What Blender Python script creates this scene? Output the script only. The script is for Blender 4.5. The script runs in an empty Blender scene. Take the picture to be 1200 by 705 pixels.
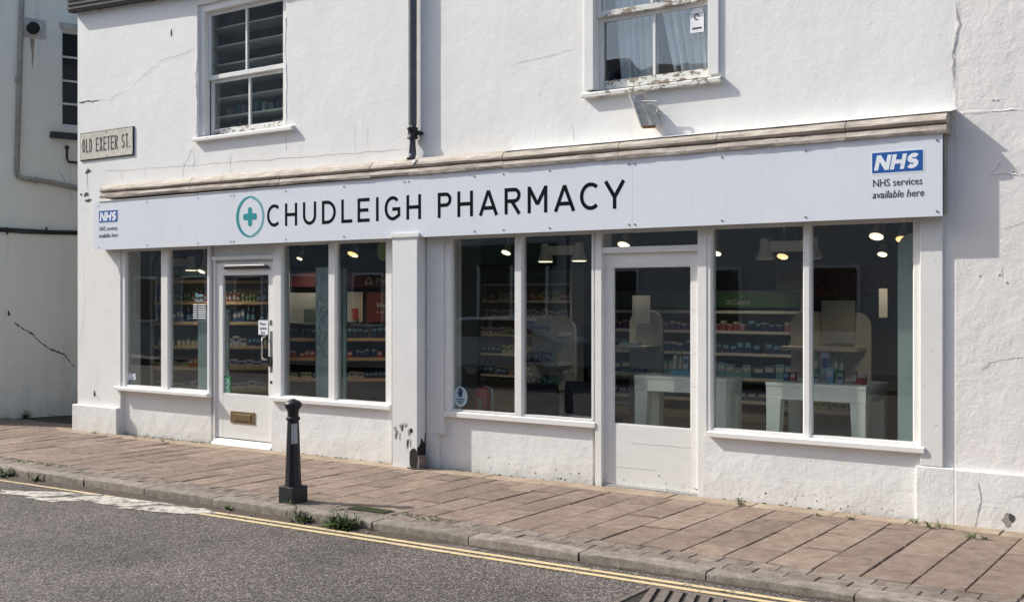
import bpy, bmesh, math, random
from mathutils import Vector, Matrix
R = math.radians
random.seed(7)
S = bpy.context.scene
C = S.collection

# ------------------------------------------------------------------ camera, sky, sun, exposure
FPX, HY, CH, CD = 1290.0, 348.0, 1.66, 8.6
TH = math.atan2(900, 1290)
ct, st_ = math.cos(TH), math.sin(TH)
cam_d = bpy.data.cameras.new('camera'); cam = bpy.data.objects.new('camera', cam_d); C.objects.link(cam)
cam.location = (0, -CD, CH); cam.rotation_euler = (R(90), 0, TH)
cam_d.sensor_width = 36; cam_d.lens = FPX / 1200 * 36; cam_d.shift_y = -4.5 / 1200
cam_d.clip_start = 0.05; cam_d.clip_end = 3000
S.camera = cam

SUN = Vector((1.0, 0.345, -0.86)).normalized()          # direction the light travels
w = bpy.data.worlds.new('World'); S.world = w; w.use_nodes = True
nt = w.node_tree; bg = nt.nodes['Background']
sky = nt.nodes.new('ShaderNodeTexSky'); sky.sky_type = 'NISHITA'; sky.sun_disc = False
sky.sun_elevation = math.asin(-SUN.z); sky.sun_rotation = math.atan2(-SUN.x, -SUN.y)
sky.air_density = 1.0; sky.dust_density = 2.3; sky.ozone_density = 1.1
nt.links.new(sky.outputs[0], bg.inputs[0]); bg.inputs[1].default_value = 0.15
sl = bpy.data.lights.new('sun', 'SUN'); sl.energy = 3.75; sl.angle = R(0.55); sl.color = (1.0, 0.965, 0.885)
so = bpy.data.objects.new('sun', sl); C.objects.link(so); so.location = (-20, -10, 20)
so.rotation_euler = SUN.to_track_quat('-Z', 'Y').to_euler()
vs = S.view_settings; vs.view_transform = 'Standard'; vs.look = 'None'; vs.gamma = 1; vs.exposure = 0.45

# ------------------------------------------------------------------ measuring helpers (survey of the street from the photograph)
def ray(px, py):
    u = (px - 600) / FPX; v = (HY - py) / FPX
    return (u * ct - st_, u * st_ + ct, v)
def W(px, py, y=0.0):
    r = ray(px, py); t = (y + CD) / r[1]; return (r[0] * t, CH + r[2] * t)
def X(px, y=0.0): return W(px, 348, y)[0]
def gz(x): return -0.012 + 0.005 * x                    # pavement height along the street
def G(px, py, dz=0.0):
    r = ray(px, py); t = (-0.012 + dz - CH) / (r[2] - 0.005 * r[0])
    return (r[0] * t, -CD + r[1] * t)
def road_z(x): return gz(x) - (0.052 - 0.0052 * (x + 2))

# ------------------------------------------------------------------ materials
MATS = {}
def nodes(name):
    m = bpy.data.materials.new(name); m.use_nodes = True
    MATS[name] = m
    return m, m.node_tree.nodes, m.node_tree.links, m.node_tree.nodes['Principled BSDF']
def pos(N, L, sc=(1, 1, 1)):
    g = N.new('ShaderNodeNewGeometry'); mp = N.new('ShaderNodeMapping')
    L.new(g.outputs['Position'], mp.inputs[0]); mp.inputs['Scale'].default_value = sc
    return mp.outputs[0]
def noise(N, L, v, scale, detail=4, rough=0.55, dist=0.0):
    n = N.new('ShaderNodeTexNoise'); L.new(v, n.inputs['Vector'])
    n.inputs['Scale'].default_value = scale; n.inputs['Detail'].default_value = detail
    n.inputs['Roughness'].default_value = rough; n.inputs['Distortion'].default_value = dist
    return n.outputs['Fac']
def ramp(N, L, f, stops):
    r = N.new('ShaderNodeValToRGB'); L.new(f, r.inputs[0])
    e = r.color_ramp.elements
    while len(e) < len(stops): e.new(0.5)
    for k, (p, c) in enumerate(stops):
        e[k].position = p; e[k].color = (c if len(c) == 4 else (*c, 1)) if isinstance(c, tuple) else (c, c, c, 1)
    return r.outputs[0]
def mix(N, L, f, a, b, mode='MIX'):
    m = N.new('ShaderNodeMix'); m.data_type = 'RGBA'; m.blend_type = mode
    for s, v in ((m.inputs[0], f), (m.inputs[6], a), (m.inputs[7], b)):
        if isinstance(v, (int, float)): s.default_value = v
        elif isinstance(v, tuple): s.default_value = (*v, 1) if len(v) == 3 else v
        else: L.new(v, s)
    return m.outputs[2]
def math_(N, L, op, a, b=0.0):
    m = N.new('ShaderNodeMath'); m.operation = op
    for s, v in ((m.inputs[0], a), (m.inputs[1], b)):
        if isinstance(v, (int, float)): s.default_value = v
        else: L.new(v, s)
    return m.outputs[0]
def bump(N, L, P, h, strength=0.5, dist=0.01, prev=None):
    b = N.new('ShaderNodeBump'); b.inputs['Strength'].default_value = strength; b.inputs['Distance'].default_value = dist
    L.new(h, b.inputs['Height'])
    if prev: L.new(prev, b.inputs['Normal'])
    L.new(b.outputs[0], P.inputs['Normal']); return b.outputs[0]
def simple(name, col, rough=0.5, metal=0.0, var=0.06, vs_=6.0, bmp=0.0, bs=60.0, emis=None, es=0.0, rand=0.0):
    m, N, L, P = nodes(name)
    v = pos(N, L); n = noise(N, L, v, vs_, 4)
    lo = tuple(max(0, c * (1 - var)) for c in col); hi = tuple(min(1, c * (1 + var)) for c in col)
    c = ramp(N, L, n, [(0.3, lo), (0.7, hi)])
    if rand:
        oi = N.new('ShaderNodeObjectInfo')
        f = ramp(N, L, oi.outputs['Random'], [(0, 1 - rand), (1, 1 + rand)])
        f2 = math_(N, L, 'MULTIPLY_ADD', oi.outputs['Random'], 2 * rand)
        m2 = f2.node; m2.inputs[2].default_value = 1 - rand
        cc = N.new('ShaderNodeCombineXYZ')
        for k in range(3): L.new(f2, cc.inputs[k])
        c = mix(N, L, 1.0, c, cc.outputs[0], 'MULTIPLY')
    L.new(c, P.inputs['Base Color'])
    P.inputs['Roughness'].default_value = rough; P.inputs['Metallic'].default_value = metal
    if bmp:
        bump(N, L, P, noise(N, L, v, bs, 5), bmp, 0.004)
    if emis: P.inputs['Emission Color'].default_value = (*emis, 1); P.inputs['Emission Strength'].default_value = es
    return m

def plaster(name, base=(0.80, 0.80, 0.785), warm=(0.74, 0.71, 0.66), lump=1.0, grime=0.5, base_dirt=True):
    m, N, L, P = nodes(name)
    v = pos(N, L)
    big = noise(N, L, v, 0.9, 4, 0.6)
    c = mix(N, L, ramp(N, L, big, [(0.42, 0.0), (0.75, 0.55)]), base, warm)
    vs2 = pos(N, L, (5, 5, 0.5)); streak = noise(N, L, vs2, 1.6, 5, 0.62)
    c = mix(N, L, ramp(N, L, streak, [(0.56, 0.0), (0.8, 0.22 * grime)]), c, (0.5, 0.48, 0.43))
    sp = noise(N, L, v, 34, 4, 0.7)
    c = mix(N, L, ramp(N, L, sp, [(0.66, 0.0), (0.76, 0.30 * grime)]), c, (0.42, 0.40, 0.36))
    if base_dirt:
        g = N.new('ShaderNodeNewGeometry'); sx = N.new('ShaderNodeSeparateXYZ'); L.new(g.outputs['Position'], sx.inputs[0])
        h = math_(N, L, 'MULTIPLY_ADD', noise(N, L, v, 7, 5, 0.7), 0.62); h.node.inputs[2].default_value = 0
        s = math_(N, L, 'SUBTRACT', sx.outputs[2], h)
        c = mix(N, L, ramp(N, L, s, [(0.0, 0.0), (1.0, 1.0)]), c, c)
        f = ramp(N, L, math_(N, L, 'ADD', s, 0.5), [(0.06, 0.42), (0.36, 0.0)])
        c = mix(N, L, f, c, (0.58, 0.54, 0.44))
        f2 = ramp(N, L, math_(N, L, 'ADD', s, 0.5), [(0.0, 0.6), (0.13, 0.0)])
        c = mix(N, L, f2, c, (0.27, 0.24, 0.17))
    L.new(c, P.inputs['Base Color']); P.inputs['Roughness'].default_value = 0.75
    P.inputs['Specular IOR Level'].default_value = 0.25
    b = bump(N, L, P, noise(N, L, v, 1.7, 3, 0.5), 0.6 * lump, 0.030)
    b = bump(N, L, P, noise(N, L, v, 13, 5, 0.62, 0.3), 0.75 * lump, 0.0065, b)
    b = bump(N, L, P, noise(N, L, v, 48, 5, 0.7), 0.9 * lump, 0.0022, b)
    # isolated pimples and trowel scars
    vo = N.new('ShaderNodeTexVoronoi'); L.new(v, vo.inputs['Vector']); vo.inputs['Scale'].default_value = 9
    pim = ramp(N, L, vo.outputs['Distance'], [(0.0, 1.0), (0.10, 0.0)])
    b = bump(N, L, P, pim, 0.6 * lump, 0.003, b)
    return m
plaster('plaster_front', (0.83, 0.822, 0.795), (0.77, 0.75, 0.71), 0.62, 0.7)
plaster('plaster_low', (0.80, 0.795, 0.78), (0.75, 0.73, 0.69), 1.15, 0.8)
plaster('plaster_end', (0.80, 0.775, 0.745), (0.76, 0.72, 0.68), 1.05, 0.6)
plaster('plaster_side', (0.92, 0.89, 0.77), (0.80, 0.76, 0.64), 1.3, 1.9)
plaster('plaster_opposite', (0.60, 0.58, 0.54), (0.5, 0.47, 0.43), 0.6, 1.0)

def paint(name, col, rough=0.45, chips=0.0, under=(0.30, 0.26, 0.22), chip_at=0.60, sc=22, mapsc=(1, 1, 1), bstr=0.25):
    m, N, L, P = nodes(name)
    v = pos(N, L, mapsc)
    n = noise(N, L, v, 4, 4)
    c = ramp(N, L, n, [(0.3, tuple(x * 0.93 for x in col)), (0.7, col)])
    d = noise(N, L, v, 45, 4, 0.7); c = mix(N, L, ramp(N, L, d, [(0.58, 0), (0.76, 0.34)]), c, (0.42, 0.40, 0.37))
    h = d
    if chips:
        cn = noise(N, L, v, sc, 6, 0.68); f = ramp(N, L, cn, [(chip_at, 0.0), (chip_at + 0.015, chips)])
        un = ramp(N, L, noise(N, L, v, 60, 3), [(0.35, tuple(x * 0.6 for x in under)), (0.65, tuple(min(1, x * 1.35) for x in under))])
        c = mix(N, L, f, c, un)
        inv = math_(N, L, 'SUBTRACT', 1.0, f)
        b = bump(N, L, P, inv, 0.7, 0.0025)
        bump(N, L, P, h, bstr, 0.001, b)
    else:
        bump(N, L, P, h, bstr, 0.001)
    L.new(c, P.inputs['Base Color']); P.inputs['Roughness'].default_value = rough
    return m
paint('white_paint', (0.83, 0.82, 0.79), 0.4)
paint('worn_white', (0.78, 0.775, 0.75), 0.5, 0.85, (0.34, 0.31, 0.28), 0.655, 16)
paint('peeling_paint', (0.74, 0.735, 0.69), 0.6, 0.95, (0.24, 0.18, 0.13), 0.535, 13, (1, 1, 1.7), 0.5)
paint('pilaster_paint', (0.80, 0.80, 0.79), 0.45, 0.8, (0.35, 0.34, 0.33), 0.69, 9)
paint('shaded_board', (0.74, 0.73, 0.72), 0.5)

# sign face
m, N, L, P = nodes('sign_face'); v = pos(N, L)
c = ramp(N, L, noise(N, L, v, 1.2, 3), [(0.3, (0.71, 0.745, 0.80)), (0.7, (0.74, 0.775, 0.825))])
c = mix(N, L, ramp(N, L, noise(N, L, pos(N, L, (9, 9, .7)), 2.2, 5, 0.65), [(0.55, 0.0), (0.8, 0.16)]), c, (0.42, 0.42, 0.40))
L.new(c, P.inputs['Base Color'])
P.inputs['Roughness'].default_value = 0.35; P.inputs['Specular IOR Level'].default_value = 0.3
bump(N, L, P, noise(N, L, v, 1.6, 2), 0.15, 0.01)
simple('sign_black', (0.006, 0.007, 0.011), 0.8); MATS['sign_black'].node_tree.nodes['Principled BSDF'].inputs['Specular IOR Level'].default_value = 0.06
simple('teal', (0.005, 0.27, 0.31), 0.4); simple('pale_teal', (0.38, 0.62, 0.66), 0.4)
simple('logo_blue', (0.012, 0.10, 0.36), 0.4); simple('logo_white', (0.80, 0.84, 0.88), 0.4)
simple('text_grey', (0.035, 0.04, 0.05), 0.5)
simple('screw_metal', (0.30, 0.30, 0.31), 0.35, 0.8)

# weathered moulding
m, N, L, P = nodes('weathered_stone'); v = pos(N, L, (0.55, 3, 3))
n1 = noise(N, L, v, 7, 6, 0.7); n2 = noise(N, L, pos(N, L), 30, 5, 0.7)
c = ramp(N, L, n1, [(0.32, (0.26, 0.23, 0.20)), (0.46, (0.43, 0.37, 0.31)), (0.60, (0.54, 0.48, 0.42)), (0.76, (0.68, 0.66, 0.62))])
c = mix(N, L, ramp(N, L, n2, [(0.60, 0.0), (0.76, 0.6)]), c, (0.24, 0.20, 0.16))
L.new(c, P.inputs['Base Color']); P.inputs['Roughness'].default_value = 0.9
b = bump(N, L, P, n1, 0.8, 0.012); bump(N, L, P, n2, 0.6, 0.004, b)
m2 = m.copy(); m2.name = 'weathered_stone_top'; MATS['weathered_stone_top'] = m2

# asphalt
m, N, L, P = nodes('asphalt'); v = pos(N, L)
vo = N.new('ShaderNodeTexVoronoi'); L.new(v, vo.inputs['Vector']); vo.inputs['Scale'].default_value = 82
sx = N.new('ShaderNodeSeparateColor'); L.new(vo.outputs['Color'], sx.inputs[0])
c = ramp(N, L, sx.outputs[0], [(0.0, (0.055, 0.046, 0.041)), (0.35, (0.108, 0.091, 0.083)), (0.7, (0.160, 0.138, 0.126)), (1.0, (0.30, 0.265, 0.24))])
gap = ramp(N, L, vo.outputs['Distance'], [(0.42, 0.0), (0.75, 0.75)])
c = mix(N, L, gap, c, (0.035, 0.031, 0.03))
pat = noise(N, L, v, 0.9, 4, 0.6)
c = mix(N, L, 1.0, c, ramp(N, L, pat, [(0.34, 0.74), (0.52, 1.0), (0.68, 1.16)]), 'MULTIPLY')
pt2 = noise(N, L, v, 9, 3, 0.6)
c = mix(N, L, 1.0, c, ramp(N, L, pt2, [(0.3, 0.85), (0.7, 1.12)]), 'MULTIPLY')
L.new(c, P.inputs['Base Color']); P.inputs['Roughness'].default_value = 0.85; P.inputs['Specular IOR Level'].default_value = 0.3
bump(N, L, P, ramp(N, L, vo.outputs['Distance'], [(0.0, 1.0), (0.7, 0.0)]), 0.75, 0.005)

def stone(name, lo, mid, hi, rand=0.16, speck=0.5, sc=5):
    m, N, L, P = nodes(name); v = pos(N, L)
    n1 = noise(N, L, v, sc, 5, 0.62); n2 = noise(N, L, v, 120, 4, 0.75); n3 = noise(N, L, v, 1.3, 3, 0.5)
    c = ramp(N, L, n1, [(0.3, lo), (0.5, mid), (0.72, hi)])
    c = mix(N, L, 1.0, c, ramp(N, L, n2, [(0.3, 1 - speck * 0.6), (0.7, 1 + speck * 0.5)]), 'MULTIPLY')
    c = mix(N, L, 1.0, c, ramp(N, L, n3, [(0.35, 0.92), (0.65, 1.06)]), 'MULTIPLY')
    oi = N.new('ShaderNodeObjectInfo')
    f = math_(N, L, 'MULTIPLY_ADD', oi.outputs['Random'], 2 * rand); f.node.inputs[2].default_value = 1 - rand
    cc = N.new('ShaderNodeCombineXYZ')
    for k in range(3): L.new(f, cc.inputs[k])
    c = mix(N, L, 1.0, c, cc.outputs[0], 'MULTIPLY')
    L.new(c, P.inputs['Base Color']); P.inputs['Roughness'].default_value = 0.85; P.inputs['Specular IOR Level'].default_value = 0.25
    b = bump(N, L, P, n1, 0.4, 0.004); bump(N, L, P, n2, 0.5, 0.002, b)
    return m
stone('paver_stone', (0.178, 0.130, 0.100), (0.238, 0.178, 0.140), (0.29, 0.232, 0.188), 0.15, 0.7, 11)
stone('block_stone', (0.15, 0.12, 0.095), (0.215, 0.175, 0.145), (0.29, 0.25, 0.21), 0.17, 1.1, 14)
stone('kerb_granite', (0.17, 0.142, 0.115), (0.245, 0.212, 0.178), (0.33, 0.295, 0.255), 0.12, 0.9, 13)
stone('joint_dirt', (0.045, 0.037, 0.026), (0.075, 0.062, 0.045), (0.12, 0.10, 0.075), 0.0, 0.8, 8)
stone('edge_mortar', (0.27, 0.205, 0.15), (0.35, 0.27, 0.20), (0.42, 0.34, 0.26), 0.0, 0.6, 5)
stone('old_tar', (0.10, 0.085, 0.075), (0.15, 0.13, 0.115), (0.22, 0.19, 0.17), 0.0, 0.9, 10)

def line_paint(name, col, wear, sc=18):
    m, N, L, P = nodes(name); v = pos(N, L)
    cn = noise(N, L, v, sc, 6, 0.75); n2 = noise(N, L, v, 110, 3, 0.7)
    f = ramp(N, L, math_(N, L, 'MULTIPLY_ADD', n2, 0.35), [(wear, 0.0), (wear + 0.08, 1.0)])
    a = f.node.inputs[0].links[0].from_node; L.new(cn, a.inputs[2])
    c = mix(N, L, f, (0.12, 0.10, 0.09), col)
    L.new(c, P.inputs['Base Color']); P.inputs['Roughness'].default_value = 0.8
    bump(N, L, P, n2, 0.5, 0.002)
line_paint('yellow_line', (0.60, 0.47, 0.26), 0.53); line_paint('white_marking', (0.50, 0.47, 0.41), 0.60, 9)

# glass: clear pane with Fresnel reflection
m, N, L, P = nodes('window_glass'); N.remove(P); out = N['Material Output']
tr = N.new('ShaderNodeBsdfTransparent'); tr.inputs[0].default_value = (0.92, 0.94, 0.93, 1)
gl = N.new('ShaderNodeBsdfGlossy'); gl.inputs['Roughness'].default_value = 0.0; gl.inputs[0].default_value = (1, 1, 1, 1)
fr = N.new('ShaderNodeFresnel'); gb_ = N.new('ShaderNodeNewGeometry')
io = math_(N, L, 'MULTIPLY_ADD', gb_.outputs['Backfacing'], 1 / 1.52 - 1.52); io.node.inputs[2].default_value = 1.52; L.new(io, fr.inputs[0])
f2 = math_(N, L, 'MULTIPLY', fr.outputs[0], 1.3); f2.node.label = 'gain'
ms = N.new('ShaderNodeMixShader'); L.new(f2, ms.inputs[0]); L.new(tr.outputs[0], ms.inputs[1]); L.new(gl.outputs[0], ms.inputs[2])
bn = N.new('ShaderNodeBump'); bn.inputs['Strength'].default_value = 0.05; bn.inputs['Distance'].default_value = 0.01
L.new(noise(N, L, pos(N, L), 1.6, 2), bn.inputs['Height']); L.new(bn.outputs[0], gl.inputs['Normal'])
L.new(ms.outputs[0], out.inputs[0])
mo = m.copy(); mo.name = 'old_glass'; MATS['old_glass'] = mo
for n_ in mo.node_tree.nodes:
    if n_.type == 'BUMP': n_.inputs['Strength'].default_value = 0.22
    if n_.label == 'gain': n_.inputs[1].default_value = 2.0
# frosted film
m, N, L, P = nodes('frosted_film'); L.new(ramp(N, L, noise(N, L, pos(N, L), 2, 2), [(0.3, (0.30, 0.38, 0.37)), (0.7, (0.36, 0.44, 0.43))]), P.inputs['Base Color'])
P.inputs['Roughness'].default_value = 0.6
# net curtain
m, N, L, P = nodes('net_curtain'); out = N['Material Output']
L.new(ramp(N, L, noise(N, L, pos(N, L), 5, 2), [(0.3, (0.82, 0.83, 0.85)), (0.7, (0.88, 0.89, 0.90))]), P.inputs['Base Color']); P.inputs['Roughness'].default_value = 0.9
tr = N.new('ShaderNodeBsdfTransparent'); ms = N.new('ShaderNodeMixShader'); ms.inputs[0].default_value = 0.92
L.new(tr.outputs[0], ms.inputs[1]); L.new(P.outputs[0], ms.inputs[2]); L.new(ms.outputs[0], out.inputs[0])

simple('black_metal', (0.020, 0.021, 0.025), 0.45, 0.2, 0.25, 12, 0.35, 60)
simple('pipe_grey', (0.10, 0.105, 0.12), 0.55, 0.1, 0.2, 9, 0.4, 60)
simple('pipe_pale', (0.36, 0.33, 0.28), 0.6, 0.0, 0.2, 9, 0.3, 60)
simple('black_cable', (0.02, 0.02, 0.022), 0.5)
simple('slate_dark', (0.045, 0.047, 0.055), 0.7, 0, 0.3, 10, 0.6, 30)
simple('eave_wood', (0.06, 0.055, 0.055), 0.7, 0, 0.4, 12, 0.6, 40)
simple('crack_dark', (0.07, 0.062, 0.052), 0.95, 0, 0.5, 60)
simple('crack_soft', (0.50, 0.48, 0.45), 0.95, 0, 0.4, 60)
simple('chip_grey', (0.30, 0.28, 0.26), 0.95, 0, 0.4, 60)
simple('hole_dark', (0.03, 0.025, 0.02), 1.0, 0, 0.5, 40, 0.8, 60)
simple('rust', (0.26, 0.13, 0.06), 0.85, 0, 0.5, 40, 0.5, 90)
simple('rust_wash', (0.40, 0.29, 0.20), 0.9, 0, 0.35, 30)
simple('lamp_casing', (0.56, 0.53, 0.48), 0.55, 0.0, 0.25, 18, 0.4, 60)
simple('street_sign_face', (0.56, 0.53, 0.46), 0.45, 0, 0.15, 14, 0.2, 60)
simple('brass', (0.20, 0.145, 0.08), 0.5, 0.6, 0.3, 30)
simple('chrome', (0.60, 0.60, 0.60), 0.22, 0.9)
simple('paper', (0.80, 0.81, 0.83), 0.7); simple('green_sticker', (0.01, 0.20, 0.075), 0.4)
simple('pale_sticker', (0.42, 0.56, 0.60), 0.4); simple('navy_print', (0.02, 0.03, 0.10), 0.5)
simple('cyan_print', (0.30, 0.62, 0.75), 0.5)
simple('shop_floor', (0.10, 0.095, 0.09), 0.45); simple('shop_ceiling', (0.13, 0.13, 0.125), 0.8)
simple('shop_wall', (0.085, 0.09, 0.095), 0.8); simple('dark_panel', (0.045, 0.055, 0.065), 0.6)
simple('shelf_wood', (0.44, 0.32, 0.19), 0.5, 0, 0.2, 20); simple('shelf_white', (0.52, 0.52, 0.50), 0.5)
simple('shelf_back', (0.24, 0.235, 0.22), 0.7); simple('table_top', (0.84, 0.87, 0.78), 0.5)
simple('header_green', (0.025, 0.085, 0.035), 0.5); simple('header_red', (0.10, 0.010, 0.02), 0.5)
simple('poster_grey', (0.42, 0.44, 0.46), 0.6); simple('poster_green', (0.10, 0.17, 0.16), 0.6)
simple('red_gloss', (0.38, 0.03, 0.03), 0.3); simple('chair_fabric', (0.02, 0.023, 0.032), 0.8)
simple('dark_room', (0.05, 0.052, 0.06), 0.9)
simple('kitchen_wood', (0.42, 0.24, 0.11), 0.6, 0, 0.2, 12)
for nm, col in dict(blue=(0.035, 0.08, 0.19), white=(0.38, 0.39, 0.40), red=(0.28, 0.04, 0.04), teal_box=(0.05, 0.19, 0.21), orange=(0.34, 0.15, 0.05),
                    navy=(0.02, 0.03, 0.10), green=(0.06, 0.22, 0.08), purple=(0.13, 0.05, 0.2), sky=(0.13, 0.30, 0.42), cream=(0.42, 0.38, 0.29), pink=(0.30, 0.12, 0.16)).items():
    simple('pack_' + nm, col, 0.45, 0, 0.1, 30)
simple('leaf', (0.075, 0.12, 0.032), 0.6, 0, 0.35, 40, rand=0.25); simple('dry_leaf', (0.20, 0.19, 0.07), 0.7, 0, 0.3, 40)
simple('moss', (0.06, 0.075, 0.025), 0.95, 0, 0.5, 50, 0.9, 80)
simple('grit', (0.07, 0.052, 0.038), 0.95, 0, 0.5, 80, 0.9, 120)
simple('iron', (0.19, 0.155, 0.135), 0.6, 0.3, 0.35, 25, 0.5, 60)
simple('car_paint', (0.42, 0.46, 0.52), 0.25, 0.4); simple('car_glass', (0.02, 0.025, 0.03), 0.05); simple('tyre_rubber', (0.02, 0.02, 0.02), 0.8)
simple('grey_render', (0.26, 0.265, 0.27), 0.9, 0, 0.25, 3)
simple('far_glass', (0.03, 0.035, 0.04), 0.1); simple('brick_red', (0.28, 0.12, 0.08), 0.9, 0, 0.3, 20)
simple('lamp_glow', (1, 1, 1), 0.5, emis=(1.0, 0.84, 0.58), es=1.5)
simple('lamp_warm', (1, 1, 1), 0.5, emis=(1.0, 0.62, 0.26), es=1.3)
simple('lamp_white', (0.62, 0.62, 0.58), 0.4)
simple('ground_far', (0.12, 0.11, 0.10), 0.9)
simple('foil_sticker', (0.46, 0.46, 0.46), 0.5, 0, 0.2, 40)
simple('lime_sign', (0.25, 0.42, 0.03), 0.5)

# ------------------------------------------------------------------ mesh helpers
class MB:
    def __init__(s): s.v = []; s.f = []; s.mi = []; s.cur = 0
    def add(s, vs, fs):
        o = len(s.v); s.v += [tuple(p) for p in vs]
        for f in fs: s.f.append(tuple(o + i for i in f)); s.mi.append(s.cur)
        return s
    def box(s, x0, x1, y0, y1, z0, z1):
        if x0 > x1: x0, x1 = x1, x0
        if y0 > y1: y0, y1 = y1, y0
        if z0 > z1: z0, z1 = z1, z0
        vs = [(x0, y0, z0), (x1, y0, z0), (x1, y1, z0), (x0, y1, z0), (x0, y0, z1), (x1, y0, z1), (x1, y1, z1), (x0, y1, z1)]
        return s.add(vs, [(0, 3, 2, 1), (4, 5, 6, 7), (0, 1, 5, 4), (1, 2, 6, 5), (2, 3, 7, 6), (3, 0, 4, 7)])
    def tbox(s, cx, cy, z0, z1, w0, d0, w1, d1):
        vs = []
        for z, w_, d_ in ((z0, w0, d0), (z1, w1, d1)):
            vs += [(cx - w_ / 2, cy - d_ / 2, z), (cx + w_ / 2, cy - d_ / 2, z), (cx + w_ / 2, cy + d_ / 2, z), (cx - w_ / 2, cy + d_ / 2, z)]
        return s.add(vs, [(0, 3, 2, 1), (4, 5, 6, 7), (0, 1, 5, 4), (1, 2, 6, 5), (2, 3, 7, 6), (3, 0, 4, 7)])
    def prism(s, pts, a0, a1, axis='y'):
        n = len(pts)
        if axis == 'y': f = lambda p, a: (p[0], a, p[1])
        elif axis == 'x': f = lambda p, a: (a, p[0], p[1])
        else: f = lambda p, a: (p[0], p[1], a)
        vs = [f(p, a0) for p in pts] + [f(p, a1) for p in pts]
        fs = [tuple(range(n)), tuple(range(2 * n - 1, n - 1, -1))] + [(i, i + n, (i + 1) % n + n, (i + 1) % n) for i in range(n)]
        return s.add(vs, fs)
    def lathe(s, prof, cx=0, cy=0, n=24, cz=0):
        vs = []; fs = []
        for r, z in prof:
            for k in range(n):
                a = 2 * math.pi * k / n; vs.append((cx + r * math.cos(a), cy + r * math.sin(a), cz + z))
        for i in range(len(prof) - 1):
            for k in range(n):
                fs.append((i * n + k, i * n + (k + 1) % n, (i + 1) * n + (k + 1) % n, (i + 1) * n + k))
        fs.append(tuple(range(n - 1, -1, -1))); fs.append(tuple((len(prof) - 1) * n + k for k in range(n)))
        return s.add(vs, fs)
    def tube(s, pts, r, n=10):
        pts = [Vector(p) for p in pts]; vs = []; fs = []; up = Vector((0.01, 0.02, 1))
        for i, p in enumerate(pts):
            d = (pts[min(i + 1, len(pts) - 1)] - pts[max(i - 1, 0)]).normalized()
            a = d.cross(up)
            if a.length < 0.05: a = d.cross(Vector((1, 0.03, 0)))
            a.normalize(); b = d.cross(a).normalized()
            rr = r[i] if isinstance(r, (list, tuple)) else r
            for k in range(n):
                t = 2 * math.pi * k / n; vs.append(p + a * rr * math.cos(t) + b * rr * math.sin(t))
        for i in range(len(pts) - 1):
            for k in range(n): fs.append((i * n + k, i * n + (k + 1) % n, (i + 1) * n + (k + 1) % n, (i + 1) * n + k))
        fs.append(tuple(range(n))); fs.append(tuple((len(pts) - 1) * n + k for k in range(n - 1, -1, -1)))
        return s.add(vs, fs)
    def build(s, name, mats, parent=None, bevel=0, smooth=False, label=None, kind=None):
        me = bpy.data.meshes.new(name); me.from_pydata(s.v, [], s.f)
        if not isinstance(mats, (list, tuple)): mats = [mats]
        for mm in mats: me.materials.append(MATS[mm])
        if len(mats) > 1: me.polygons.foreach_set('material_index', s.mi)
        bm = bmesh.new(); bm.from_mesh(me); bmesh.ops.recalc_face_normals(bm, faces=bm.faces); bm.to_mesh(me); bm.free()
        if smooth:
            me.polygons.foreach_set('use_smooth', [True] * len(me.polygons))
            me.set_sharp_from_angle(angle=R(38))
        o = bpy.data.objects.new(name, me); C.objects.link(o)
        if parent: o.parent = parent; o.matrix_parent_inverse = parent_inv(parent)
        if bevel:
            b = o.modifiers.new('bevel', 'BEVEL'); b.width = bevel; b.segments = 2; b.limit_method = 'ANGLE'
        if label: o['label'] = label
        if kind: o['kind'] = kind
        return o
def parent_inv(p):
    M = Matrix.Translation(p.location) @ Matrix.Rotation(p.rotation_euler.z, 4, 'Z')
    q = p.parent
    while q is not None:
        q = q.parent
    return M.inverted() if p.parent is None else Matrix.Identity(4)
def thing(name, label, cat, loc=(0, 0, 0), group=None, rz=0):
    o = bpy.data.objects.new(name, None); C.objects.link(o); o.location = loc; o.rotation_euler.z = rz
    o.empty_display_size = 0.2
    o['label'] = label; o['category'] = cat
    if group: o['group'] = group
    return o
def tag(o, label, cat, group=None):
    o['label'] = label; o['category'] = cat
    if group: o['group'] = group
    return o
def struct(o): o['kind'] = 'structure'; return o
def kids(o): return [c for c in bpy.data.objects if c.parent == o]
def dup(o, parent=None):
    ch = kids(o); c = o.copy(); C.objects.link(c)
    if parent: c.parent = parent
    for k in ch: dup(k, c)
    return c

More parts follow.
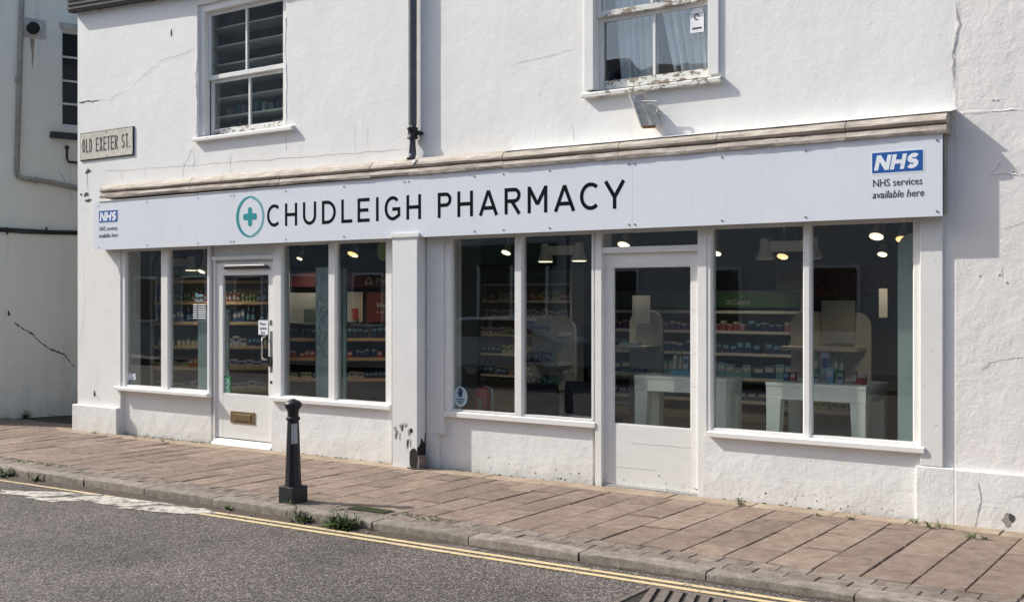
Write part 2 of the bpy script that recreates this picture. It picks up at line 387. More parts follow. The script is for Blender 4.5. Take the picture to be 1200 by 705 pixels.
# ------------------------------------------------------------------ stroke lettering
def arc(cx, cy, rx, ry, a0, a1, n=14):
    return [(cx + rx * math.cos(R(a0 + (a1 - a0) * k / n)), cy + ry * math.sin(R(a0 + (a1 - a0) * k / n))) for k in range(n + 1)]
def glyph(ch, w, h, t):
    a, b = t / 2, w - t / 2; lo, hi = t / 2, h - t / 2; mx, my = w / 2, h / 2
    rx, ry = (w - t) / 2, (h - t) / 2
    if ch == 'C': return [arc(mx + rx * .12, my, rx * 1.12, ry, 48, 312, 24)]
    if ch == 'G': return [arc(mx + rx * .05, my, rx * 1.05, ry, 46, 300, 22) + [(b, my * .42), (b, my * .93)], [(b + t / 2, my * .93), (mx, my * .93)]]
    if ch == 'O': return [arc(mx, my, rx, ry, 0, 360, 28)]
    if ch == 'H': return [[(a, 0), (a, h)], [(b, 0), (b, h)], [(a, my), (b, my)]]
    if ch == 'U': return [[(a, h), (a, lo + rx)] + arc(mx, lo + rx, rx, rx, 180, 360, 16) + [(b, h)]]
    if ch == 'D': return [[(a, lo), (a, hi)], [(0, lo), (w * .38, lo)] + arc(w * .38, my, b - w * .38, ry, -90, 90, 18) + [(0, hi)]]
    if ch == 'L': return [[(a, h), (a, 0)], [(0, lo), (w, lo)]]
    if ch == 'E': return [[(a, h), (a, 0)], [(0, lo), (w, lo)], [(0, hi), (w, hi)], [(0, my), (w * .9, my)]]
    if ch == 'I': return [[(w / 2, 0), (w / 2, h)]]
    if ch in 'PR':
        q = h * .50; r = (hi - q) / 2
        s = [[(a, 0), (a, h)], [(0, hi), (b - r, hi)] + arc(b - r, (hi + q) / 2, r, r, 90, -90, 14) + [(0, q)]]
        if ch == 'R': s.append([(w * .45, q), (b + t * .1, 0)])
        return s
    if ch == 'A': return [[(a * .9, 0), (mx, h - t * .3)], [(w - a * .9, 0), (mx, h - t * .3)], [(w * .22, h * .29), (w * .78, h * .29)]]
    if ch == 'M': return [[(a, 0), (a, h)], [(b, 0), (b, h)], [(a * 1.1, h - t * .4), (mx, h * .32)], [(w - a * 1.1, h - t * .4), (mx, h * .32)]]
    if ch == 'N': return [[(a, 0), (a, h)], [(b, 0), (b, h)], [(a, h - t * .2), (b, t * .2)]]
    if ch == 'Y': return [[(mx, 0), (mx, h * .44)], [(a * .8, h), (mx, h * .42)], [(w - a * .8, h), (mx, h * .42)]]
    if ch == 'X': return [[(a, 0), (b, h)], [(b, 0), (a, h)]]
    if ch == 'T': return [[(mx, 0), (mx, h)], [(0, hi), (w, hi)]]
    if ch == 'S':
        r = ry / 2
        return [arc(mx, my + r, rx, r, 35, 270, 14)[:-1] + arc(mx, my - r, rx, r, 90, -145, 14)]
    if ch == '.': return [[(0, t / 2), (t, t / 2)]]
    return []
def ribbon(mb, pts, t, y, thick=0.003, shear=0.0, org=(0, 0)):
    # thick flat stroke in the x,z plane facing -y
    pts = [p for i_, p in enumerate(pts) if i_ == 0 or (Vector(p) - Vector(pts[i_ - 1])).length > 1e-4]
    n = len(pts); L_, R_ = [], []
    for i in range(n):
        p = Vector(pts[i]); d1 = (Vector(pts[i]) - Vector(pts[i - 1])).normalized() if i else None
        d2 = (Vector(pts[i + 1]) - Vector(pts[i])).normalized() if i < n - 1 else None
        if d1 is None: d1 = d2
        if d2 is None: d2 = d1
        nn = Vector((-(d1 + d2).y, (d1 + d2).x)).normalized()
        k = 1 / max(0.5, nn.dot(Vector((-d1.y, d1.x))))
        L_.append(p + nn * t / 2 * k); R_.append(p - nn * t / 2 * k)
    f = lambda p: (org[0] + p.x + shear * p.y, org[1] + p.y)
    vs = []
    for i in range(n):
        for q in (L_[i], R_[i]):
            x, z = f(q); vs += [(x, y, z), (x, y + thick, z)]
    fs = []
    for i in range(n - 1):
        a, b = 4 * i, 4 * i + 4
        fs += [(a, a + 2, b + 2, b), (a + 1, b + 1, b + 3, a + 3), (a, b, b + 1, a + 1), (a + 2, a + 3, b + 3, b + 2)]
    fs += [(0, 1, 3, 2), (4 * n - 4, 4 * n - 2, 4 * n - 1, 4 * n - 3)]
    mb.add(vs, fs)
def letter(ch, x0, x1, z0, z1, t, y, mat, parent, shear=0.0, name='letter', thick=0.003):
    mb = MB()
    for k, s in enumerate(glyph(ch, x1 - x0, z1 - z0, t)):
        ribbon(mb, s, t, y - 0.00012 * k, thick + 0.0001 * k, shear, (x0, z0))
    return mb.build(name, mat, parent)
def text_mesh(txt, x0, x1, z0, size, y, mat, parent, shear=0.0, name='lettering', fixed=True, thick=0.0008):
    cu = bpy.data.curves.new('t', 'FONT'); cu.body = txt; cu.size = size; cu.extrude = thick; cu.shear = shear; cu.resolution_u = 2
    ob = bpy.data.objects.new('t', cu); C.objects.link(ob); bpy.context.view_layer.update()
    me = bpy.data.meshes.new_from_object(ob); bpy.data.objects.remove(ob)
    xs = [v.co.x for v in me.vertices]; wd = max(xs) - min(xs); mn = min(xs)
    kx = (x1 - x0) / wd if x1 else 1
    for v in me.vertices: v.co = Vector((x0 + (v.co.x - mn) * kx, y - v.co.z, z0 + v.co.y))
    me.materials.clear(); me.materials.append(MATS[mat]); me.name = name
    o = bpy.data.objects.new(name, me); C.objects.link(o); o.parent = parent
    if parent: o.matrix_parent_inverse = parent_inv(parent)
    return o

# ------------------------------------------------------------------ ground, road, pavement
def sheet(name, pts, mat, zf, nx=40):
    (x0, x1, y0, y1) = pts; mb = MB(); vs = []; fs = []
    for i in range(nx + 1):
        x = x0 + (x1 - x0) * i / nx
        vs += [(x, y0, zf(x)), (x, y1, zf(x))]
    for i in range(nx): fs.append((2 * i, 2 * i + 2, 2 * i + 3, 2 * i + 1))
    mb.add(vs, fs); return mb.build(name, mat)
mb = MB(); mb.add([(-1500, -1500, -0.9), (1500, -1500, -0.9), (1500, 1500, -0.9), (-1500, 1500, -0.9)], [(0, 1, 2, 3)])
struct(mb.build('ground', 'ground_far'))
struct(sheet('road', (-60, 40, -11.6, -2.375), 'asphalt', road_z, 60))
K0, K1 = -2.372, -2.225                                  # kerb stone front and back
pave = sheet('pavement', (-60, 40, K0 + .03, 0.32), 'joint_dirt', lambda x: gz(x) - 0.013, 60); struct(pave)
struct(sheet('alley', (-15.9, -12.97, 0.325, 9), 'joint_dirt', lambda x: gz(x) - 0.02, 4))
# pavers
def paver(name, x0, x1, y0, y1, mat, prot=0.0, tilt=0.003, bev=0.004, parent=pave, h=0.05):
    tx, ty = random.uniform(-tilt, tilt), random.uniform(-tilt, tilt)
    dz = random.uniform(-0.002, 0.002) + prot
    cx, cy = (x0 + x1) / 2, (y0 + y1) / 2
    def z(x, y): return gz(x) + dz + (x - cx) / .3 * tx + (y - cy) / .5 * ty
    b = bev
    vs = [(x, y, z(x, y) - h) for x, y in ((x0, y0), (x1, y0), (x1, y1), (x0, y1))]
    vs += [(x, y, z(x, y) - b) for x, y in ((x0, y0), (x1, y0), (x1, y1), (x0, y1))]
    vs += [(x, y, z(x, y)) for x, y in ((x0 + b, y0 + b), (x1 - b, y0 + b), (x1 - b, y1 - b), (x0 + b, y1 - b))]
    fs = [(8, 9, 10, 11)]
    for k in range(4):
        j = (k + 1) % 4; fs += [(4 + k, 4 + j, 8 + j, 8 + k), (k, j, 4 + j, 4 + k)]
    m_ = MB(); m_.add(vs, fs); return m_.build(name, mat, parent)
g = 0.0034
xe = -0.58; i = 0; rest = MB(); npv = 0
Y0, Y1 = -1.945, -0.225
while xe > -17.5:
    wv = 0.30 + random.uniform(-0.006, 0.006)
    x1, x0 = xe - g, xe - wv + g
    off = [-1.155, -0.93, -1.34, -1.05][i % 4] + random.uniform(-.03, .03)
    cuts = [Y0]
    y = off
    while y - 0.52 > Y0 + 0.12: y -= 0.52
    while y < Y1 - 0.1: cuts.append(y); y += 0.52
    cuts.append(Y1)
    if x1 > -12.9 or True:
        for a, b in zip(cuts[:-1], cuts[1:]):
            paver('paver', x0 + random.uniform(-.002, .002), x1 + random.uniform(-.002, .001), a + g * 2.6, b - g * 2.6, 'paver_stone', 0, .006, .005); npv += 1
    xe -= wv; i += 1
# border blocks behind the kerb: two courses
nb = 0
for r_, (ya, yb, off) in enumerate(((-2.085, -1.955, 0.0), (-2.216, -2.092, 0.1))):
    x = -0.6 - off
    while x > -14.2 - 0:
        if not (-5.98 > x > -6.30 and False):
            paver('paving_block', x - 0.195 + 0.003, x - 0.001, ya - .001, yb + .001, 'block_stone', random.uniform(-.003, .002), 0.008, 0.004)
            nb += 1
        x -= 0.196
bm_ = MB()
x = -14.3
while x > -17.6:
    bm_.box(x - 0.19, x, -2.08, -1.96, gz(x) - .05, gz(x)); bm_.box(x - 0.28, x - 0.09, -2.21, -2.09, gz(x) - .05, gz(x) - .001); x -= 0.196
bm_.build('paving_block', 'block_stone', pave, kind='stuff', label='far strip of small blocks behind the kerb')
# mortar strip along the wall, in cut lengths
x = -0.5
while x > -13.2:
    l = random.uniform(0.5, 0.75); m_ = MB()
    paver('edge_slab', x - l + .003, x - .003, -0.217, -0.002 if x < -2.3 else -0.03, 'edge_mortar', -0.001, 0.002, 0.004); x -= l
x = -12.9
while x > -15.3:
    l = 0.6; paver('edge_slab', x - l + .003, x - .003, -0.217, 0.31, 'paver_stone', -0.001, 0.002, 0.004); x -= l
# kerb
kerb = bpy.data.objects.new('kerb', None); C.objects.link(kerb); kerb['kind'] = 'structure'
xk = -1.981 + 0.914 * 2
while xk > -18:
    x1, x0 = xk - 0.006, xk - 0.914 + 0.006
    vs = []; fs = []; nseg = 5; sh = random.uniform(-.006, .006); dz = random.uniform(-.004, .004)
    for k in range(nseg + 1):
        x = x0 + (x1 - x0) * k / nseg; zt = gz(x) + 0.004 + dz; wv = random.uniform(-.003, .003)
        zb = road_z(x) - 0.12
        e = 0.010 if k in (0, nseg) else 0.0
        prof = [(K0 + sh, zb), (K0 + sh, zt - 0.016 - e), (K0 + sh + .003 + wv * .5, zt - 0.006 - e), (K0 + sh + 0.012, zt - e * .6), (K1 - .008, zt + .001 - e * .4), (K1, zt - .008), (K1, zb)]
        vs += [(x, a, b) for a, b in prof]
    np_ = 7
    for k in range(nseg):
        for j in range(np_ - 1): fs.append((k * np_ + j, (k + 1) * np_ + j, (k + 1) * np_ + j + 1, k * np_ + j + 1))
    fs += [tuple(range(np_)), tuple(nseg * np_ + j for j in range(np_ - 1, -1, -1))]
    m_ = MB(); m_.add(vs, fs); m_.build('kerb_stone', 'kerb_granite', kerb, smooth=True)
    xk -= 0.914
kj = MB(); vs = []
for k in range(41):
    x = -18 + 18.5 * k / 40; vs += [(x, K0 + .03, gz(x) - .012), (x, K1 - .02, gz(x) - .012), (x, K0 + .03, road_z(x) - .1)]
kj.add(vs, [f for k in range(40) for f in ((3 * k, 3 * k + 3, 3 * k + 4, 3 * k + 1), (3 * k, 3 * k + 2, 3 * k + 5, 3 * k + 3))])
kj.build('kerb_joint_mortar', 'joint_dirt', kerb)
# gritty channel at the foot of the kerb
gm = MB(); vs = []
n = 150
for k in range(n + 1):
    x = -17 + 17 * k / n; wd = 0.035 + 0.05 * random.random() + (0.05 if x < -5 else 0); h = 0.006 + .014 * random.random()
    if x > -4.9: wd *= .5; h *= .5
    z = road_z(x); vs += [(x, K0 - wd, z + .002), (x, K0 - wd * .45, z + h), (x, K0 + .002, z + h * 1.3)]
gm.add(vs, [f for k in range(n) for f in ((3 * k, 3 * k + 3, 3 * k + 4, 3 * k + 1), (3 * k + 1, 3 * k + 4, 3 * k + 5, 3 * k + 2))])
tagg = gm.build('gutter_grit', 'grit'); tagg['kind'] = 'stuff'; tag(tagg, 'brown grit lying along the foot of the kerb', 'grit')
# markings (sheets 4 mm above the road)
marks = bpy.data.objects.new('road_markings', None); C.objects.link(marks); marks['kind'] = 'structure'
def strip(name, mat, ya, yb, x0, x1, dz=.004, jag=0.0, n=60, drift=0.0):
    m_ = MB(); vs = []
    for k in range(n + 1):
        x = x0 + (x1 - x0) * k / n; d = drift * (1 - k / n); j1, j2 = random.uniform(-jag, jag), random.uniform(-jag, jag)
        vs += [(x, ya + j1 - d, road_z(x) + dz), (x, yb + j2 - d, road_z(x) + dz)]
    m_.add(vs, [(2 * k, 2 * k + 2, 2 * k + 3, 2 * k + 1) for k in range(n)]); return m_.build(name, mat, marks)
strip('yellow_line', 'yellow_line', -2.545, -2.495, -9.3, 8, jag=.002, n=120)
strip('yellow_line', 'yellow_line', -2.640, -2.590, -8.2, 8, jag=.002, n=120)
strip('yellow_line', 'yellow_line', -2.545, -2.505, -14, -9.3, jag=.004, n=60, drift=.05)
# worn white zigzag remains
for pts in ([(0, 572), (60, 574), (130, 579), (60, 582), (0, 576)], [(28, 581), (95, 577), (160, 584), (215, 592), (150, 594), (95, 585), (60, 587)],
            [(135, 594), (190, 589), (245, 596), (255, 601), (215, 602), (170, 598)]):
    q = [G(a, b + 3, -0.1) for a, b in pts]; m_ = MB()
    big = []
    for k in range(len(q)):
        a, b = Vector(q[k]), Vector(q[(k + 1) % len(q)])
        for t in range(5): big.append(a.lerp(b, t / 5) + Vector((random.uniform(-.03, .03), random.uniform(-.012, .012))))
    m_.add([(p.x, p.y, road_z(p.x) + .0045) for p in big], [tuple(range(len(big)))]); m_.build('white_line', 'white_marking', marks)
# old tar patch along the foot of the kerb
strip('tar_strip', 'old_tar', -2.50, -2.385, -14, -4.6, dz=.002, jag=.01, n=90)

# gully grate in the road, bottom edge of the photo
gr = thing('gully_grate', 'iron gully grate set into the road beside the double yellow lines', 'drain grate', (-2.9, -2.9, road_z(-2.9)))
gx0, gx1, gy0, gy1 = -3.12, -2.45, -3.15, -2.68
zr = road_z(-2.9)
f_ = MB(); t_ = .035
for b in ((gx0, gx1, gy0, gy0 + t_), (gx0, gx1, gy1 - t_, gy1), (gx0, gx0 + t_, gy0 + t_, gy1 - t_), (gx1 - t_, gx1, gy0 + t_, gy1 - t_)):
    f_.box(b[0], b[1], b[2], b[3], zr - .05, zr + .012)
f_.build('frame', 'iron', gr, bevel=.003)
MB().box(gx0 - .02, gx1 + .02, gy0 - .02, gy1 + .02, zr - .002, zr + .0025).build('pit', 'hole_dark', gr)
x = gx0 + t_ + .015
while x < gx1 - t_ - .03:
    m_ = MB(); sl_ = .10; m_.prism([(max(gx0 + t_, min(gx1 - t_, a)), b) for a, b in ((x + sl_, gy0 + t_ + .002), (x + sl_ + .055, gy0 + t_ + .002), (x - sl_ * .3 + .055, gy1 - t_ - .002), (x - sl_ * .3, gy1 - t_ - .002))], zr - .01, zr + .0135, 'z'); m_.build('bar', 'iron', gr); x += .085

# small channel grate behind the kerb beyond the bollard
dg = thing('pavement_drain', 'small mossy slotted drain in the border blocks right of the bollard', 'drain grate', (-6.0, -2.02, gz(-6)))
fx0, fx1, fy0, fy1 = -6.16, -5.77, -2.085, -1.955
MB().box(fx0, fx1, fy0, fy1, gz(-6) - .01, gz(-6) + .0045).build('frame', 'hole_dark', dg)
x = fx0 + .012
while x < fx1 - .02:
    MB().box(x, x + .017, fy0 + .01, fy1 - .01, gz(-6) + .005, gz(-6) + .009).build('bar', 'moss', dg); x += .034

# ------------------------------------------------------------------ pharmacy building shell
bld = thing('pharmacy_building', 'white rendered two storey corner building with a wide shopfront', 'building', (-7.5, 0.1, 0))
def wall_with_holes(name, x0, x1, z0, z1, holes, mat, parent, y0=0.0, y1=0.3):
    xs = sorted({x0, x1, *[h[0] for h in holes], *[h[1] for h in holes]}); zs = sorted({z0, z1, *[h[2] for h in holes], *[h[3] for h in holes]})
    solid = {}
    for i in range(len(xs) - 1):
        for j in range(len(zs) - 1):
            cx, cz = (xs[i] + xs[i + 1]) / 2, (zs[j] + zs[j + 1]) / 2
            solid[i, j] = not any(h[0] < cx < h[1] and h[2] < cz < h[3] for h in holes)
    idx = {}; vs = []; fs = []
    def V(i, j, k):
        if (i, j, k) not in idx: idx[i, j, k] = len(vs); vs.append((xs[i], (y0, y1)[k], zs[j]))
        return idx[i, j, k]
    for (i, j), s in solid.items():
        if not s: continue
        fs.append((V(i, j, 0), V(i + 1, j, 0), V(i + 1, j + 1, 0), V(i, j + 1, 0)))
        fs.append((V(i, j, 1), V(i, j + 1, 1), V(i + 1, j + 1, 1), V(i + 1, j, 1)))
        if not solid.get((i - 1, j), False): fs.append((V(i, j, 0), V(i, j + 1, 0), V(i, j + 1, 1), V(i, j, 1)))
        if not solid.get((i + 1, j), False): fs.append((V(i + 1, j, 0), V(i + 1, j, 1), V(i + 1, j + 1, 1), V(i + 1, j + 1, 0)))
        if not solid.get((i, j - 1), False): fs.append((V(i, j, 0), V(i, j, 1), V(i + 1, j, 1), V(i + 1, j, 0)))
        if not solid.get((i, j + 1), False): fs.append((V(i, j + 1, 0), V(i + 1, j + 1, 0), V(i + 1, j + 1, 1), V(i, j + 1, 1)))
    m_ = MB(); m_.add(vs, fs); return m_.build(name, mat, parent)
XL, XR = -12.961, -1.977
A0, A1, B0, B1 = X(141), -7.47, -7.06, X(1078)
W1h = (X(231), X(335), W(240, 160)[1] - .02, 5.13); W2h = (X(690), X(836), W(690, 111)[1], 4.75)
wall_with_holes('wall', XL, XR, -0.4, 5.6, [(A0, A1, -0.35, 2.45), (B0, B1, -0.35, 2.45), W1h, W2h], 'plaster_front', bld)
MB().box(XL, XL + .28, 0.301, 8, -.4, 5.6).build('side_wall', 'plaster_front', bld)
MB().box(XL, XR, 7.7, 8.0, -.4, 5.598).build('back_wall', 'plaster_front', bld)
MB().prism([(-.12, 5.61), (4, 8.2), (8.2, 5.61)], XL - .1, XR, 'x').build('roof', 'slate_dark', bld)
ev = MB(); ne = 46
evs = []
for k in range(ne + 1):
    x_ = XL - .06 + (4.9) * k / ne; zj = 5.385 - .055 * (x_ + 12.8) + (random.uniform(-.003, .003) if k % 5 else random.uniform(-.022, .0))
    evs += [(x_, -.105, zj), (x_, -.105, 5.62), (x_, -.001, 5.62), (x_, -.001, zj)]
ev.add(evs, [f for k in range(ne) for f in ((4*k, 4*k+4, 4*k+5, 4*k+1), (4*k+1, 4*k+5, 4*k+6, 4*k+2), (4*k+3, 4*k+2, 4*k+6, 4*k+7), (4*k, 4*k+3, 4*k+7, 4*k+4))] + [(0, 1, 2, 3), (4*ne, 4*ne+3, 4*ne+2, 4*ne+1)])
e_ = ev.build('eave_board', 'eave_wood', bld)
for dz in (.055, .11, .17):
    m_ = MB(); m_.prism([(-.118, 5.36 + dz), (-.118, 5.378 + dz), (-.104, 5.378 + dz), (-.104, 5.36 + dz)], XL - .06, -8.0, 'x'); q = m_.build('eave_batten', 'slate_dark', bld)
    for v_ in q.data.vertices:
        if v_.co.x > -9: v_.co.z -= .265
# plinths
zp = W(85, 473, -.05)[1]
MB().box(XL - .045, A0 + .0, -.055, 0.0 - .002, -.4, zp).build('plinth', 'plaster_low', bld, bevel=.012)
zr_ = W(1073, 545, -.03)[1]
MB().box(X(1073, -.03), XR - .001, -.035, -.001, -.4, zr_).build('plinth', 'plaster_low', bld, bevel=.008)
# central pilaster (in front of the fascia plane)
pil = MB().box(X(460, -.135), X(489, -.135), -.137, -.002, -.4, 2.275).build('pilaster', 'pilaster_paint', bld, bevel=.004)
MB().box(X(459, -.135) - .01, X(490, -.135) + .015, -.15, -.13, 2.262, 2.30).build('pilaster_cap', 'white_paint', bld)
MB().box(A1, X(460, 0) + .05, .0, .30, -.4, 2.44).build('pier', 'white_paint', bld)
pz = W(505, 500)[1]
MB().box(X(500), X(520) , -.004, .29, pz - .06, 2.44).build('side_panel', 'worn_white', bld, bevel=.003)
MB().box(X(497), X(512), .0, .28, -.35, pz - .062).build('side_panel', 'worn_white', bld)
# right pilaster board
MB().box(X(1078, -.025) + .002, X(1105, -.025), -.028, -.001, zr_ + .004, 2.275).build('pilaster', 'worn_white', bld, bevel=.004)
MB().box(X(1097), X(1098.5), -.032, -.02, zr_ + .02, 2.27).build('pilaster_joint', 'crack_soft', bld) if False else None

# rotted hole at the foot of the central pilaster
rx0, rx1 = X(474, -.135), X(489, -.135)
def blob(cx, cz, rx, rz, y, mat, name, parent, n=18, j=.25, th=.004, axis='y'):
    pts = [(cx + rx * math.cos(2 * math.pi * k / n) * random.uniform(1 - j, 1 + j), cz + rz * math.sin(2 * math.pi * k / n) * random.uniform(1 - j, 1 + j)) for k in range(n)]
    m_ = MB(); m_.prism(pts, y, y - th, axis); return m_.build(name, mat, parent)
blob(X(485, -.137), gz(-7) + .10, .065, .10, -.137, 'hole_dark', 'rot_hole', bld)
m_ = MB(); m_.prism([(-.13, -.1), (-.012, -.1), (-.012, .30), (-.03, .18), (-.05, .22), (-.075, .25), (-.085, .2), (-.11, .17), (-.137, .16)], rx1 - .002, rx1 + .006, 'x'); m_.build('rot_hole', 'hole_dark', bld)
m_ = MB(); m_.tube([(rx1 + .03, -.10, gz(-7)), (rx1 + .03, -.10, gz(-7) + .13)], .045, 12); m_.build('broken_pipe', 'iron', bld)
blob(rx1 + .02, -.14, .12, .07, gz(-7) + .004, 'hole_dark', 'rot_debris', bld, axis='z')
# paint chips near base of pilaster
for k in range(16):
    blob(X(random.uniform(462, 482), -.137), random.uniform(.10, .38), random.uniform(.005, .02), random.uniform(.01, .045), -.137, 'chip_grey', 'paint_chip', bld, 9, .5, .0015)

# stall risers and sills
def riser(pxa, pxb, y, zt, mat='plaster_low'):
    return MB().box(X(pxa, y), X(pxb, y), y, .29, -.4, zt).build('stall_riser', mat, bld)
def sill(pxa, pxb, y, z0, z1, name='sill', back=.09, mat='white_paint', parent=None):
    xa, xb = X(pxa, y), X(pxb, y)
    m_ = MB(); m_.prism([(y, z0), (back, z0), (back, z1 + .008), (y + .012, z1), (y, z1 - .008)], xa, xb, 'x')
    return m_.build(name, mat, parent or bld, bevel=.003)
RY = dict(w1=.045, w2=.0, w3=.05, w4=.0)
SZ = dict(w1=(.485, .530), w2=(.50, .550), w3=(.475, .53), w4=(.485, .532))
# glazed bays ------------------------------------------------------
def glazed(key, pxL, g1, g2, g3, g4, pxR, zglass0, ztop=2.235, yf=.012, yg=.055, silly=-.04, sillL=None, sillR=None, label=None):
    sw = thing_part('shop_window', bld)
    if label: sw['label'] = label
    zs0, zs1 = SZ[key]
    xa, xb = X(pxL, yf), X(pxR, yf)
    x1, x2, x3, x4 = X(g1, yf), X(g2, yf), X(g3, yf), X(g4, yf)
    d = .085
    def post(a, b, nm, z0=zs1 + .004, z1=2.44):
        m_ = MB(); w_ = b - a; c = min(.012, w_ * .25)
        m_.prism([(a, yf + .02), (a + c, yf), (b - c, yf), (b, yf + .02), (b, d), (a, d)], z0, z1, 'z'); return m_.build(nm, 'white_paint', sw, bevel=.002)
    post(xa, x1, 'frame_post'); post(x2, x3, 'mullion'); post(x4, xb, 'frame_post')
    for a, b in ((x1, x2), (x3, x4)):
        MB().box(a, b, yf + .006, d, ztop, 2.44).build('head_rail', 'white_paint', sw)
        MB().box(a + .001, b - .001, yf + .012, d - .001, zs1 + .006, zglass0).build('bottom_rail', 'white_paint', sw)
        MB().box(a - .004, b + .004, yg, yg + .006, zglass0 - .01, ztop + .01).build('glass_pane', 'window_glass', sw)
    sill(sillL or pxL, sillR or pxR, silly, zs0, zs1, 'sill', d, parent=sw)
    return sw
def thing_part(name, parent):
    o = bpy.data.objects.new(name, None); C.objects.link(o); o.parent = parent; o.matrix_parent_inverse = Matrix.Identity(4)
    o.location = (-parent.location[0], -parent.location[1], -parent.location[2]); o.empty_display_size = .1
    return o
_pi = parent_inv
def parent_inv(p):
    return Matrix.Identity(4) if p.parent is not None else Matrix.Translation(p.location).inverted() if not p.rotation_euler.z else (Matrix.Translation(p.location) @ Matrix.Rotation(p.rotation_euler.z, 4, 'Z')).inverted()
riser(139.5, 247, RY['w1'], SZ['w1'][0] + .002)
sw1 = glazed('w1', 137, 147, 188, 197, 242, 246, .555, silly=-.05, sillL=133, sillR=242, label='left shop window beside the street corner')
riser(318, 459, .0, SZ['w2'][0] + .002)
sw2 = glazed('w2', 321, 330, 384, 393, 451, 460, .565, silly=-.045, sillL=316, sillR=455, label='shop window between the glazed door and the pilaster')
riser(503, 694, RY['w3'], SZ['w3'][0] + .002)
sw3 = glazed('w3', 520, 529, 602, 612, 692, 697, .55, silly=-.0, sillL=512, sillR=697, label='shop window between the pilaster and the right door')
riser(824, 1078, .003, SZ['w4'][0] + .002)
sw4 = glazed('w4', 823, 834, 940, 950, 1069, 1080, .555, silly=-.045, sillL=828, sillR=1083, label='rightmost shop window with a display table inside')

# door 1 (left) ------------------------------------------------------
def door(leafL, leafR, gL, gR, zg0, zg1, y, zbot, ztop, label):
    dr = thing_part('door', bld); dr['label'] = label
    xa, xb, ga, gb = X(leafL, y), X(leafR, y), X(gL, y), X(gR, y); b = y + .045
    MB().box(xa, ga, y, b, zbot, ztop).build('stile', 'white_paint', dr, bevel=.002)
    MB().box(gb, xb, y, b, zbot, ztop).build('stile', 'white_paint', dr, bevel=.002)
    MB().box(ga + .0005, gb - .0005, y + .0015, b, zg1, ztop).build('top_rail', 'white_paint', dr)
    MB().box(ga + .0005, gb - .0005, y + .0015, b, zbot, zg0).build('bottom_panel', 'worn_door', dr)
    MB().box(ga - .004, gb + .004, y + .02, y + .026, zg0 - .01, zg1 + .01).build('glass_pane', 'window_glass', dr)
    t = .012
    for (p, q, r, s) in ((ga, ga + t, zg0 + t, zg1 - t), (gb - t, gb, zg0 + t, zg1 - t), (ga, gb, zg0, zg0 + t), (ga, gb, zg1 - t, zg1)):
        MB().box(p + .0007, q - .0007, y + .006, y + .02, r + .0003, s - .0003).build('glazing_bead', 'white_paint', dr)
    return dr, xa, xb, ga, gb
paint('worn_door', (0.79, 0.785, 0.75), 0.5, 0.6, (0.45, 0.40, 0.30), 0.70, 7, (1, 1, 4), 0.5)
DY = .055
zb1 = gz(-9.8) + .03
d1, xa, xb, ga, gb = door(253, 322, 261, 315, W(288, 463, DY)[1], W(288, 321, DY)[1], DY, zb1 + .05, W(288, 308, DY)[1] + .005, 'left glazed door with a letter plate and push handle')
MB().box(X(249.5, .03), X(253, .05) - .003, .035, .2, -.2, W(288, 304, DY)[1]).build('door_post', 'white_paint', d1, bevel=.003)
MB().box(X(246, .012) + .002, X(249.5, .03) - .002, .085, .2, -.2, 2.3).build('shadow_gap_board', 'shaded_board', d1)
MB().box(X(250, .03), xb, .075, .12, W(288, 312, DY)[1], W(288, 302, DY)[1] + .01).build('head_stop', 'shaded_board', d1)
MB().box(xb + .004, X(326, .03), .02, .2, -.2, 2.44).build('door_post', 'white_paint', d1, bevel=.003)
zt = W(288, 304, DY)[1]
MB().box(X(249, .03), xb + .003, .018, .12, zt + .0, zt + .045).build('transom', 'white_paint', d1, bevel=.003)
MB().box(X(249, .03), xb + .003, .05, .12, zt + .046, 2.44).build('transom_panel', 'white_paint', d1)
m_ = MB(); m_.prism([(-.02, zb1 - .09), (-.02, zb1 - .02), (.0, zb1 + .005), (.05, zb1 + .035), (.2, zb1 + .048), (.2, zb1 - .09)], X(249, 0), xb, 'x'); m_.build('threshold', 'white_paint', d1, bevel=.004)
zc = W(288, 311.5, DY)[1]
m_ = MB(); m_.box(X(266, DY), X(313, DY), DY - .045, DY - .001, zc - .012, zc + .014); m_.build('closer', 'chrome', d1, bevel=.008)
MB().box(X(264.5, DY), X(316, DY), DY - .03, DY - .0012, zc - .034, zc - .0125).build('closer_shadow_strip', 'black_metal', d1)  # black strip standing in for the shade under the closer
lz0, lz1 = W(285, 496, DY)[1], W(285, 482, DY)[1]; lx0, lx1 = X(270.5, DY), X(299, DY)
MB().box(lx0, lx1, DY - .008, DY + .001, lz0, lz1).build('letter_plate', 'brass', d1, bevel=.004)
MB().box(lx0 + .06, lx1 - .06, DY - .016, DY - .0082, lz0 + .03, lz1 - .03).build('letter_flap', 'brass', d1, bevel=.003)
hz0, hz1 = W(312, 421, DY)[1], W(312, 394, DY)[1]
m_ = MB(); hx = X(311.5, DY); m_.tube([(hx, DY, hz0), (hx, DY - .05, hz0 + .01), (hx, DY - .06, hz0 + .04), (hx, DY - .06, hz1 - .04), (hx, DY - .05, hz1 - .01), (hx, DY, hz1)], .011, 10)
m_.build('handle', 'chrome', d1, smooth=True)
MB().box(X(316.5, DY), X(319.5, DY), DY - .004, DY + .0, W(317, 436, DY)[1], W(317, 388, DY)[1]).build('lock_plate', 'screw_metal', d1)
MB().box(X(316.5, DY) - .01, X(321, DY), DY - .035, DY - .0045, W(317, 429, DY)[1], W(317, 417, DY)[1]).build('lock_box', 'black_metal', d1, bevel=.004)
m_ = MB(); m_.tube([(X(318, DY), DY - .008, W(317, 447.5, DY)[1]), (X(318, DY), DY + .001, W(317, 447.5, DY)[1])], .016, 12); m_.build('keyhole', 'black_metal', d1)
